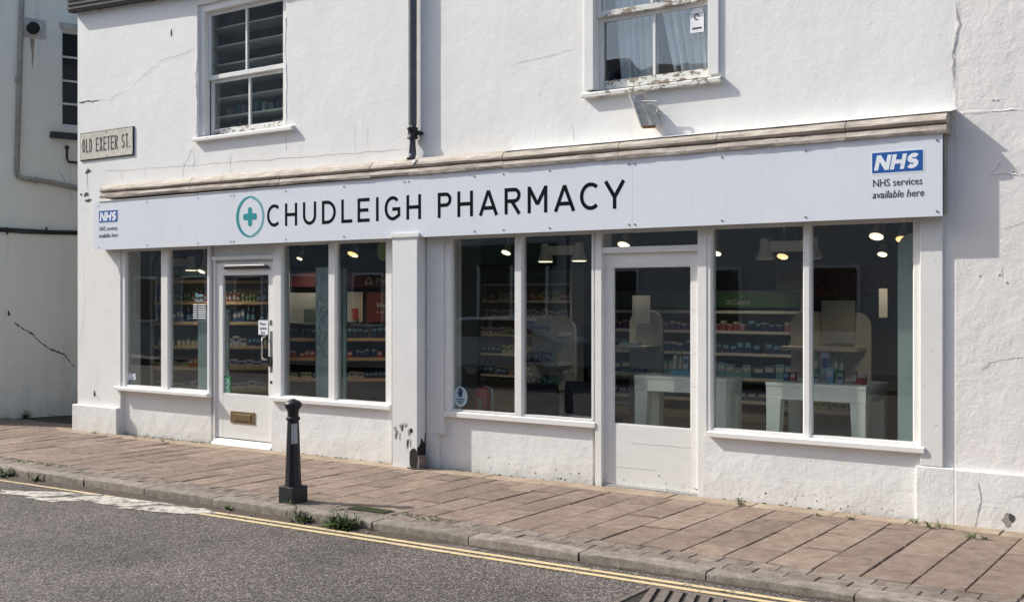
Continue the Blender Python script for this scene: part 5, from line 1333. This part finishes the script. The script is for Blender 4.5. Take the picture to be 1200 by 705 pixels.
# prescription cabinets, right rear
kc = thing('wall_cabinet', 'lit wooden cabinet front at the back of the right side', 'cabinet', (X(930, 6.1), 6.1, 1.7))
MB().box(X(912, 6.1), X(948, 6.1), 6.0, 6.18, zb_at(930, 352, 6.1), zb_at(930, 308, 6.1)).build('carcass', 'poster_grey', kc)
MB().box(X(916, 6.1), X(948, 6.1), 5.985, 5.998, zb_at(930, 326, 6.1), zb_at(930, 314, 6.1)).build('door', 'kitchen_wood', kc)
kc2 = thing('wall_cabinet', 'row of brown cabinet doors behind the right pane of the rightmost window', 'cabinet', (X(1000, 6.1), 6.1, 1.7))
for k in range(6): MB().box(X(951 + 17 * k, 6.1) + .006, X(968 + 17 * k, 6.1), 6.02, 6.15, zb_at(1000, 349, 6.1), zb_at(1000, 308, 6.1)).build('door', 'brick_red', kc2)
tag(MB().box(X(985, 5.6), X(1040, 5.6), 5.6, 5.64, zb_at(1010, 364, 5.6), zb_at(1010, 347, 5.6)).build('header_sign', 'header_green'), 'dark green hanging header in the rightmost window', 'sign')
fl_ = board_at(1030, 338, 1040, 372, 10.6, 'leaflet', 'pale leaflet hanging at the back of the rightmost window', 'leaflet', 'poster_grey', .003); 

# free standing gondolas with rounded end panels
def gondola(pxL, pxR, pytop, y, shelves, label, side=-1, sh_px=20, signpx=None):
    x0, x1 = X(pxL, y), X(pxR, y); zt = W(pxL, pytop, y)[1]
    o = thing('display_gondola', label, 'display stand', ((x0 + x1) / 2, y, 0))
    r = min(.16, (x1 - x0) * .45); m_ = MB(); m_.prism([(x0, -.01), (x1, -.01)] + arc(x1 - r, zt - r, r, r, 0, 90, 8) + arc(x0 + r, zt - r, r, r, 90, 180, 8), y + .25, y + .29); m_.build('end_panel', 'shelf_white', o)
    for py in shelves:
        z = W((pxL + pxR) / 2, py, y)[1]; MB().box(x0 - .02 if side < 0 else x0, x1 - .04, y - .08, y + .249, z - .035, z).build('shelf', 'shelf_white', o)
    MB().box(x0 + .02, x1 - .02, y, y + .249, -.01, .14).build('base', 'shelf_white', o)
    if signpx:
        sx0_, sx1_, sy0, sy1 = signpx; MB().box(X(sx0_, y), X(sx1_, y), y + .2, y + .21, W(sx0_, sy1, y)[1], W(sx0_, sy0, y)[1]).build('sign_card', 'poster_grey', o)
    return o, x0, x1, y
G1 = gondola(725, 764, 364, 2.3, (405, 435, 470), 'white display gondola with three shelves behind the right door', signpx=(731, 752, 346, 379))
G2 = gondola(917, 1012, 365, 2.9, (407, 452, 480), 'wide white display gondola behind the rightmost window', signpx=(955, 995, 352, 402))
G3 = gondola(610, 661, 372, 2.6, (390, 424, 452), 'white display gondola behind the third window')
for (gg, x0, x1, y), pys, nm, ch in ((G1, (405, 435, 470), 'the gondola behind the right door', [('sky', 'box', .12, .03), ('teal_box', 'box', .1, .03)]), (G3, (390, 424, 452), 'the gondola behind the third window', [('white', 'box', .05, .13), ('red', 'box', .05, .12), ('navy', 'box', .05, .12), ('teal_box', 'box', .05, .12)]),
                                    (G2, (480,), 'the wide gondola in the rightmost window', [('white', 'box', .09, .09), ('cream', 'box', .09, .09)])):
    for k, py in enumerate(pys):
        z = W((725 + 764) / 2 if gg is G1[0] else (635 if gg is G3[0] else 964), py, y)[1]
        fill(Vector((x0, y - .08, 0)), 0, x1 - x0 - .05, z, ['the top shelf of ', 'the middle shelf of ', 'the lowest shelf of '][k] + nm, ch, 'products on ' + nm, .3, .97, .14)

# display tables
def table(xa, xb, y0, y1, zt, label, mat='table_top'):
    o = thing('display_table', label, 'table', ((xa + xb) / 2, (y0 + y1) / 2, 0)); ah = .14
    MB().box(xa, xb, y0, y1, zt - .03, zt).build('table_top', mat, o, bevel=.003)
    MB().box(xa + .004, xb - .004, y0 + .004, y1 - .004, zt - ah, zt - .0305).build('apron', mat, o)
    for sx_ in (0, 1):
        for sy_ in (0, 1):
            cx_ = xb - .09 if sx_ else xa + .09; cy_ = y1 - .07 if sy_ else y0 + .07; ex = 1 if sx_ else -1; ey = 1 if sy_ else -1; m_ = MB()
            w0, w1 = .13, .09; X0 = cx_ + ex * .085; Y0_ = cy_ + ey * .065
            top = [(X0, Y0_), (X0 - ex * w0, Y0_), (X0 - ex * w0, Y0_ - ey * .10), (X0, Y0_ - ey * .10)]; bot = [(X0, Y0_), (X0 - ex * w1, Y0_), (X0 - ex * w1, Y0_ - ey * .07), (X0, Y0_ - ey * .07)]
            m_.add([(p[0], p[1], -.015) for p in bot] + [(p[0], p[1], zt - ah - .001) for p in top], [(0, 1, 2, 3), (7, 6, 5, 4), (0, 4, 5, 1), (1, 5, 6, 2), (2, 6, 7, 3), (3, 7, 4, 0)]); m_.build('leg', mat, o, bevel=.003)
    return o
yT = .40; zT = W(957, 450, yT)[1]; zT1 = W(800, 441.5, yT)[1]
tR = table(X(897, yT), X(1015, yT), yT, yT + .62, zT, 'pale green display table with bottles and a red pot in the rightmost window')
tL = table(X(743, yT), X(851, yT), yT, yT + .36, zT1, 'pale green display table holding a blue tray behind the right door')
tray = tag(MB().box(X(786, .6), X(829, .6), .6, .80, zT1 + .001, zT1 + .045).build('tray', 'pack_sky', bevel=.003), 'light blue display tray on the table behind the right door', 'tray')
for px, h_, cl, nm in ((791.5, .20, 'cream', 'leftmost cream pump bottle on the blue tray'), (798.5, .18, 'cream', 'right cream pump bottle on the blue tray')):
    pack((X(px, .68), .68, zT1 + .046), .4, cl, .052, .05, h_, 'pump', nm, None) 
for px, nm in ((804.5, 'tall white carton on the blue tray beside the pump bottles'), (836, 'white carton at the right end of the blue tray')):
    pack((X(px, .66), .66, zT1 + .046 if px < 829 else zT1 + .001), .1, 'white', .045, .05, .13, 'box', nm, None)
def tab(px, y, cl, w_, h_, kind, nm): 
    pack((X(px, y), y, zT + .001), .1, cl, w_, w_, h_, kind, nm, None)
tab(922, .62, 'navy', .05, .075, 'box', 'small dark carton left of the mullion on the right table'); tab(930, .63, 'red', .05, .075, 'box', 'small dark red carton beside the left edge of the mullion on the right table')
tab(957, .72, 'cream', .055, .23, 'bottle', 'tall pale bottle just right of the mullion on the table'); tab(956.5, .60, 'white', .05, .07, 'box', 'little white carton right of the mullion on the table')
tab(968, .90, 'white', .07, .24, 'box', 'tall pale carton at the back of the right table'); tab(973.5, .58, 'sky', .055, .13, 'box', 'light blue and white carton on the right table')
tab(980, .72, 'cream', .05, .22, 'bottle', 'tall cream bottle with a dark cap, left of the two, on the right table'); tab(986.5, .72, 'cream', .05, .21, 'bottle', 'cream bottle with a dark cap, right of the two, on the right table')
tab(985, .58, 'white', .05, .08, 'box', 'short white carton in front of the cream bottles'); tab(1003, .62, 'red', .035, .14, 'bottle', 'slim dark red bottle beside the red pot')
tab(1010, .60, 'red', .085, .075, 'jar', 'round red pot near the right end of the right table')

# chairs
def chair(px, py, y, label, wpx=38):
    x = X(px, y); zt = W(px, py, y)[1]; k = .46
    o = thing('visitor_chair', label, 'chair', (x, y, 0))
    MB().box(x - k / 2, x + k / 2, y, y + .04, zt - .34, zt).build('backrest', 'chair_fabric', o, bevel=.02)
    MB().box(x - k / 2, x + k / 2, y + .03, y + .46, zt - .44, zt - .385).build('seat', 'chair_fabric', o, bevel=.015)
    m_ = MB(); m_.tube([(x - k / 2 - .02, y - .02, zt - .36), (x + k / 2 + .02, y - .02, zt - .36)], .013, 10); m_.build('back_rail', 'chrome', o)
    for sx_ in (-1, 1):
        for yy in (y, y + .44): m_ = MB(); m_.tube([(x + sx_ * k / 2, yy, -.02), (x + sx_ * k / 2, yy, zt - .40)], .012, 8); m_.build('leg', 'chrome', o)
chair(632, 449, 1.2, 'left dark fabric visitor chair low behind the third window'); chair(683, 447, 1.15, 'right dark fabric visitor chair low behind the third window')
# office chair arm silhouettes left to the two chairs
# fire extinguisher on a low stand
fx, fy = X(565, .45), .45; zt = W(565, 452, fy)[1]
fe = thing('fire_extinguisher', 'red fire extinguisher with a black hose behind the hand sticker', 'fire extinguisher', (fx, fy, zt - .42))
m_ = MB(); m_.lathe([(.07, -.44), (.078, -.42), (.08, -.06), (.06, -.015), (.03, .0)], fx, fy, 20, zt); m_.build('cylinder', 'red_gloss', fe, smooth=True)
m_ = MB(); m_.tube([(fx, fy, zt - .005), (fx, fy, zt + .035)], .02, 10); m_.build('valve', 'black_metal', fe)
m_ = MB(); m_.tube([(fx - .02, fy, zt + .03), (fx + .05, fy - .01, zt + .055), (fx + .10, fy - .01, zt + .075)], .009, 8); m_.tube([(fx - .02, fy, zt + .02), (fx + .09, fy - .01, zt + .035)], .008, 8); m_.build('handle', 'black_metal', fe)
m_ = MB(); m_.tube([(fx + .03, fy, zt - .0), (fx + .12, fy, zt - .02), (fx + .135, fy, zt - .12), (fx + .13, fy, zt - .35)], .010, 8); m_.build('hose', 'poster_grey', fe)
MB().box(fx + .0, fx + .055, fy - .083, fy - .075, zt - .3, zt - .12).build('label', 'pack_cream', fe)
tag(MB().box(fx - .12, fx + .12, fy - .12, fy + .12, -.02, zt - .442).build('extinguisher_stand', 'black_metal'), 'low dark stand under the fire extinguisher', 'stand')

# window stickers (parts of the windows)
cxs, czs = X(539.5, .05), W(539.5, 464.5, .05)[1]
m_ = MB(); m_.prism(arc(cxs, czs, .088, .100, 0, 355, 30), .050, .052); m_.build('sticker', 'pale_sticker', sw3, label='round pale sticker with a dark hand at the foot of the glass')
m_ = MB(); m_.prism(arc(cxs, czs + .022, .026, .026, 0, 340, 12), .047, .0495)
for k, (a, l) in enumerate(((150, .045), (112, .062), (92, .068), (72, .062), (50, .05))):
    s_, e_2 = (cxs + .018 * math.cos(R(a)), czs + .022 + .018 * math.sin(R(a))), (cxs + l * math.cos(R(a)), czs + .022 + l * math.sin(R(a))); ribbon(m_, [s_, e_2], .012, .0465 + k * .0001, .002)
m_.build('hand_print', 'navy_print', sw3)
for z_, l in ((-.030, .10), (-.052, .085), (-.07, .05)): MB().box(cxs - l / 2, cxs + l / 2, .047, .0492, czs + z_, czs + z_ + .010).build('print_line', 'navy_print', sw3)
yy = .050
ox0, ox1 = X(227.5, yy), X(241, yy)
text_mesh('Open', X(228.5, yy), X(238, yy), W(233, 347.5, yy)[1], .065, yy, 'cyan_print', sw1); text_mesh('hours', X(228.5, yy), X(238.5, yy), W(233, 353, yy)[1], .05, yy, 'cyan_print', sw1)
for k in range(7):
    z_ = W(233, 357.5 + 2.6 * k, yy)[1]
    MB().box(X(226.5, yy), X(231, yy), yy - .001, yy + .001, z_, z_ + .012).build('print_line', 'paper', sw1); MB().box(X(232, yy), X(241, yy), yy - .001, yy + .001, z_, z_ + .012).build('print_line', 'paper', sw1)
nx0_, nx1_, nz0_, nz1_ = X(148, yy), X(159, yy), W(153, 444.5, yy)[1], W(153, 437, yy)[1]
for ch, a, b in (('N', .0, .32), ('H', .36, .66), ('S', .70, .98)): letter(ch, nx0_ + (nx1_ - nx0_) * a, nx0_ + (nx1_ - nx0_) * b, nz0_, nz1_, .020, yy, 'logo_white', sw1, .15, 'lettering', .001)

# ceiling spotlights
def twin(px, py, y, wpx, label, lit=True):
    x = X(px, y); z = W(px, py, y)[1]; hw = wpx / 2 * (X(px + 1, y) - x)
    o = thing('twin_spotlight', label, 'lamp', (x, y, z))
    MB().box(x - hw * .65, x + hw * .65, y - .05, y + .06, z - .05, z + .045).build('gear_box', 'lamp_white', o, bevel=.004)
    MB().box(x - hw * .5, x + hw * .3, y - .02, y + .05, z + .046, z + .10).build('mount', 'black_metal', o)
    m_ = MB(); m_.tube([(x, y, z + .09), (x, y, 2.779)], .02, 8); m_.build('stem', 'black_metal', o)
    for s in (-1, 1):
        cx_ = x + s * hw * .86; c_ = thing_part('lamp_head', o)
        m_ = MB(); m_.lathe([(.045, .07), (.05, .0), (.052, -.03), (.085, -.10), (.088, -.115), (.080, -.115)], cx_, y - .02, 18, z - .0); q_ = m_.build('shade', 'lamp_white', c_, smooth=True)
        m_ = MB(); m_.lathe([(.07, -.124), (.078, -.112)], cx_, y - .02, 18, z); m_.build('bulb', 'lamp_glow' if lit else 'lamp_white', c_)
twin(660, 293, 1.2, 46, 'twin spotlight fitting on the ceiling behind the third window'); twin(925, 288, 1.0, 64, 'twin spotlight fitting hanging behind the rightmost window', False); twin(208, 307, 1.1, 40, 'twin spotlight fitting behind the left window')
def spot(px, py, y, mat, r, label, energy, tilt=(0, 0)):
    x = X(px, y); z = W(px, py, y)[1]
    o = thing('ceiling_spotlight', label, 'lamp', (x, y, z)); n_ = Vector((tilt[0], -.55, -1)).normalized()
    c_ = Vector((x, y, z)); m_ = MB(); m_.tube([c_ - n_ * .12, c_ - n_ * .03, c_], [r * .6, r * .95, r * 1.12], 16); m_.build('shade', 'lamp_white', o)
    m_ = MB(); m_.tube([c_ + n_ * .001, c_ + n_ * .004], r, 16); m_.build('bulb', mat, o)
    m_ = MB(); m_.tube([c_ - n_ * .10, (x, y + .05, 2.779)], .012, 6); m_.build('stem', 'lamp_white', o)
    ld = bpy.data.lights.new('bulb_light', 'SPOT'); ld.energy = energy; ld.spot_size = R(120); ld.spot_blend = .8; ld.color = (1, .84, .62) if mat == 'lamp_glow' else (1, .72, .42); ld.shadow_soft_size = .06
    lo = bpy.data.objects.new('bulb_light', ld); C.objects.link(lo); lo.location = c_ + n_ * .02; lo.rotation_euler = (n_ + Vector((0, .9, 0))).to_track_quat('-Z', 'Y').to_euler(); lo.parent = o; lo.matrix_parent_inverse = parent_inv(o)
spot(413.5, 298, 2.0, 'lamp_warm', .07, 'lit spotlight high in the right pane of the second window', 42)
spot(731, 287, 2.4, 'lamp_glow', .07, 'lit spotlight seen through the fanlight of the right door', 22.5)
spot(1027, 277, 1.6, 'lamp_glow', .062, 'largest lit spotlight high in the rightmost window', 17.1)
spot(1057.5, 280.5, 1.8, 'lamp_warm', .058, 'orange lit spotlight next to the right edge of the rightmost window', 13.5)
spot(1034, 298, 3.6, 'lamp_glow', .05, 'small lit spotlight below the largest one in the rightmost window', 13.5)
spot(917, 300.5, 3.2, 'lamp_warm', .06, 'lit spotlight left of the mullion in the rightmost window', 20.2)
spot(840, 297, 4.2, 'lamp_glow', .055, 'lit spotlight beside the right door post', 22.5)
spot(593, 296, 3.0, 'lamp_glow', .06, 'small lit spotlight in the left pane of the third window', 20.2)
spot(236, 318, .9, 'lamp_glow', .05, 'added spotlight that brightens the shelving in the left window', 26)  # extra lamp added to lift the dark shelving on the left
spot(351, 303, 2.2, 'lamp_glow', .04, 'small lit spotlight high in the left pane of the second window', 14)
fh = thing('header_lettering', 'pale lettering Cough, Cold and Flu on the green header in the left window', 'sign', at(215, D1 - .03))
text_at('Cough, Cold & Flu', 188, 250, 321, 8.5, D1 - .03, 'poster_grey', fh)
# green exit disc in the second window
q = W(449, 294, .5); m_ = MB(); m_.prism(arc(q[0], q[1], .09, .11, 0, 350, 24), .5, .51); o = m_.build('round_sign', 'lime_sign'); tag(o, 'round lime green sign high in the second window', 'sign')

# ------------------------------------------------------------------ the other side of the street (seen only in reflections)
fr_ = sheet('far_pavement', (-60, 40, -15.2, -11.6), 'kerb_granite', lambda x: gz(x) + .02, 4); struct(fr_)
def opp_house(x0, x1, h, mat, label, fasc=None):
    o = thing('terraced_house', label, 'house', ((x0 + x1) / 2, -15.2, 0))
    MB().box(x0, x1, -22, -15.2, -.8, h).build('wall', mat, o); MB().prism([(-15.0, h), (-18.6, h + 2.4), (-22.2, h)], x0, x1, 'x').build('roof', 'slate_dark', o)
    n = max(2, int((x1 - x0) / 2.4)); 
    for k in range(n):
        cx_ = x0 + (k + .5) * (x1 - x0) / n
        for z0_, z1_, w_ in ((3.6, 5.1, .95),) + (((.9, 2.3, 1.1),) if not fasc else ()):
            wn = thing_part('window', o); MB().box(cx_ - w_ / 2 - .07, cx_ + w_ / 2 + .07, -15.22, -15.15, z0_ - .07, z1_ + .07).build('frame', 'white_paint', wn)
            MB().box(cx_ - w_ / 2, cx_ + w_ / 2, -15.149, -15.14, z0_, z1_).build('pane', 'far_glass', wn)
    if fasc:
        MB().box(x0 + .3, x1 - .3, -15.199, -15.02, 2.5, 3.05).build('fascia', fasc, o); MB().box(x0 + .5, x1 - .5, -15.19, -15.12, .5, 2.48).build('shop_glass', 'far_glass', o)
        for k in range(5): xx = x0 + .5 + k * (x1 - x0 - 1) / 4; MB().box(xx - .04, xx + .04, -15.119, -15.06, .0, 2.49).build('mullion', 'white_paint', o)
opp_house(-35.9, -20.5, 11.5, 'grey_render', 'tall grey rendered terraced house across the street')
opp_house(-20.4, -15, 6.0, 'plaster_opposite', 'pale terraced house across the street with a dark shopfront', 'header_green'); opp_house(-14.9, -4, 5.6, 'plaster_opposite', 'pale house across the street facing the pharmacy'); opp_house(-3.9, 10, 6.4, 'brick_red', 'brick house across the street at its near end')
cr = thing('parked_car', 'pale grey hatchback parked across the street, seen in the shop glass', 'car', (-13.6, -10.4, road_z(-13.6)))
zc4 = road_z(-13.6)
side = [(-2.1, .35), (-2.12, .75), (-1.95, .92), (-1.2, 1.02), (-.55, 1.42), (.9, 1.47), (1.75, 1.05), (2.05, .95), (2.1, .4)]
m_ = MB(); m_.prism([(-13.6 + a, zc4 + b) for a, b in side], -11.25, -9.6); m_.build('body', 'car_paint', cr, bevel=.08)
m_ = MB(); m_.prism([(-13.6 + a, zc4 + b) for a, b in ((-1.05, 1.04), (-.5, 1.36), (.25, 1.40), (.25, 1.04))], -9.602, -9.585); m_.build('side_window', 'car_glass', cr)
m_ = MB(); m_.prism([(-13.6 + a, zc4 + b) for a, b in ((.32, 1.04), (.32, 1.40), (.85, 1.40), (1.5, 1.06))], -9.602, -9.585); m_.build('side_window', 'car_glass', cr)
for sx_ in (-1.32, 1.32):
    for yy in (-9.68, -11.17): m_ = MB(); m_.tube([(-13.6 + sx_, yy - .1, zc4 + .31), (-13.6 + sx_, yy + .1, zc4 + .31)], .31, 20); wq = m_.build('wheel', 'tyre_rubber', cr); m_ = MB(); m_.tube([(-13.6 + sx_, yy + .101, zc4 + .31), (-13.6 + sx_, yy + .115, zc4 + .31)], .19, 14); m_.build('hubcap', 'chrome', cr)
for s_ in (-11.1, -9.75): MB().box(-15.74, -15.70, s_ - .12, s_ + .12, zc4 + .62, zc4 + .76).build('headlight', 'chrome', cr)
MB().box(-14.9, -12.3, -9.598, -9.588, zc4 + .78, zc4 + .80).build('trim_strip', 'chrome', cr)
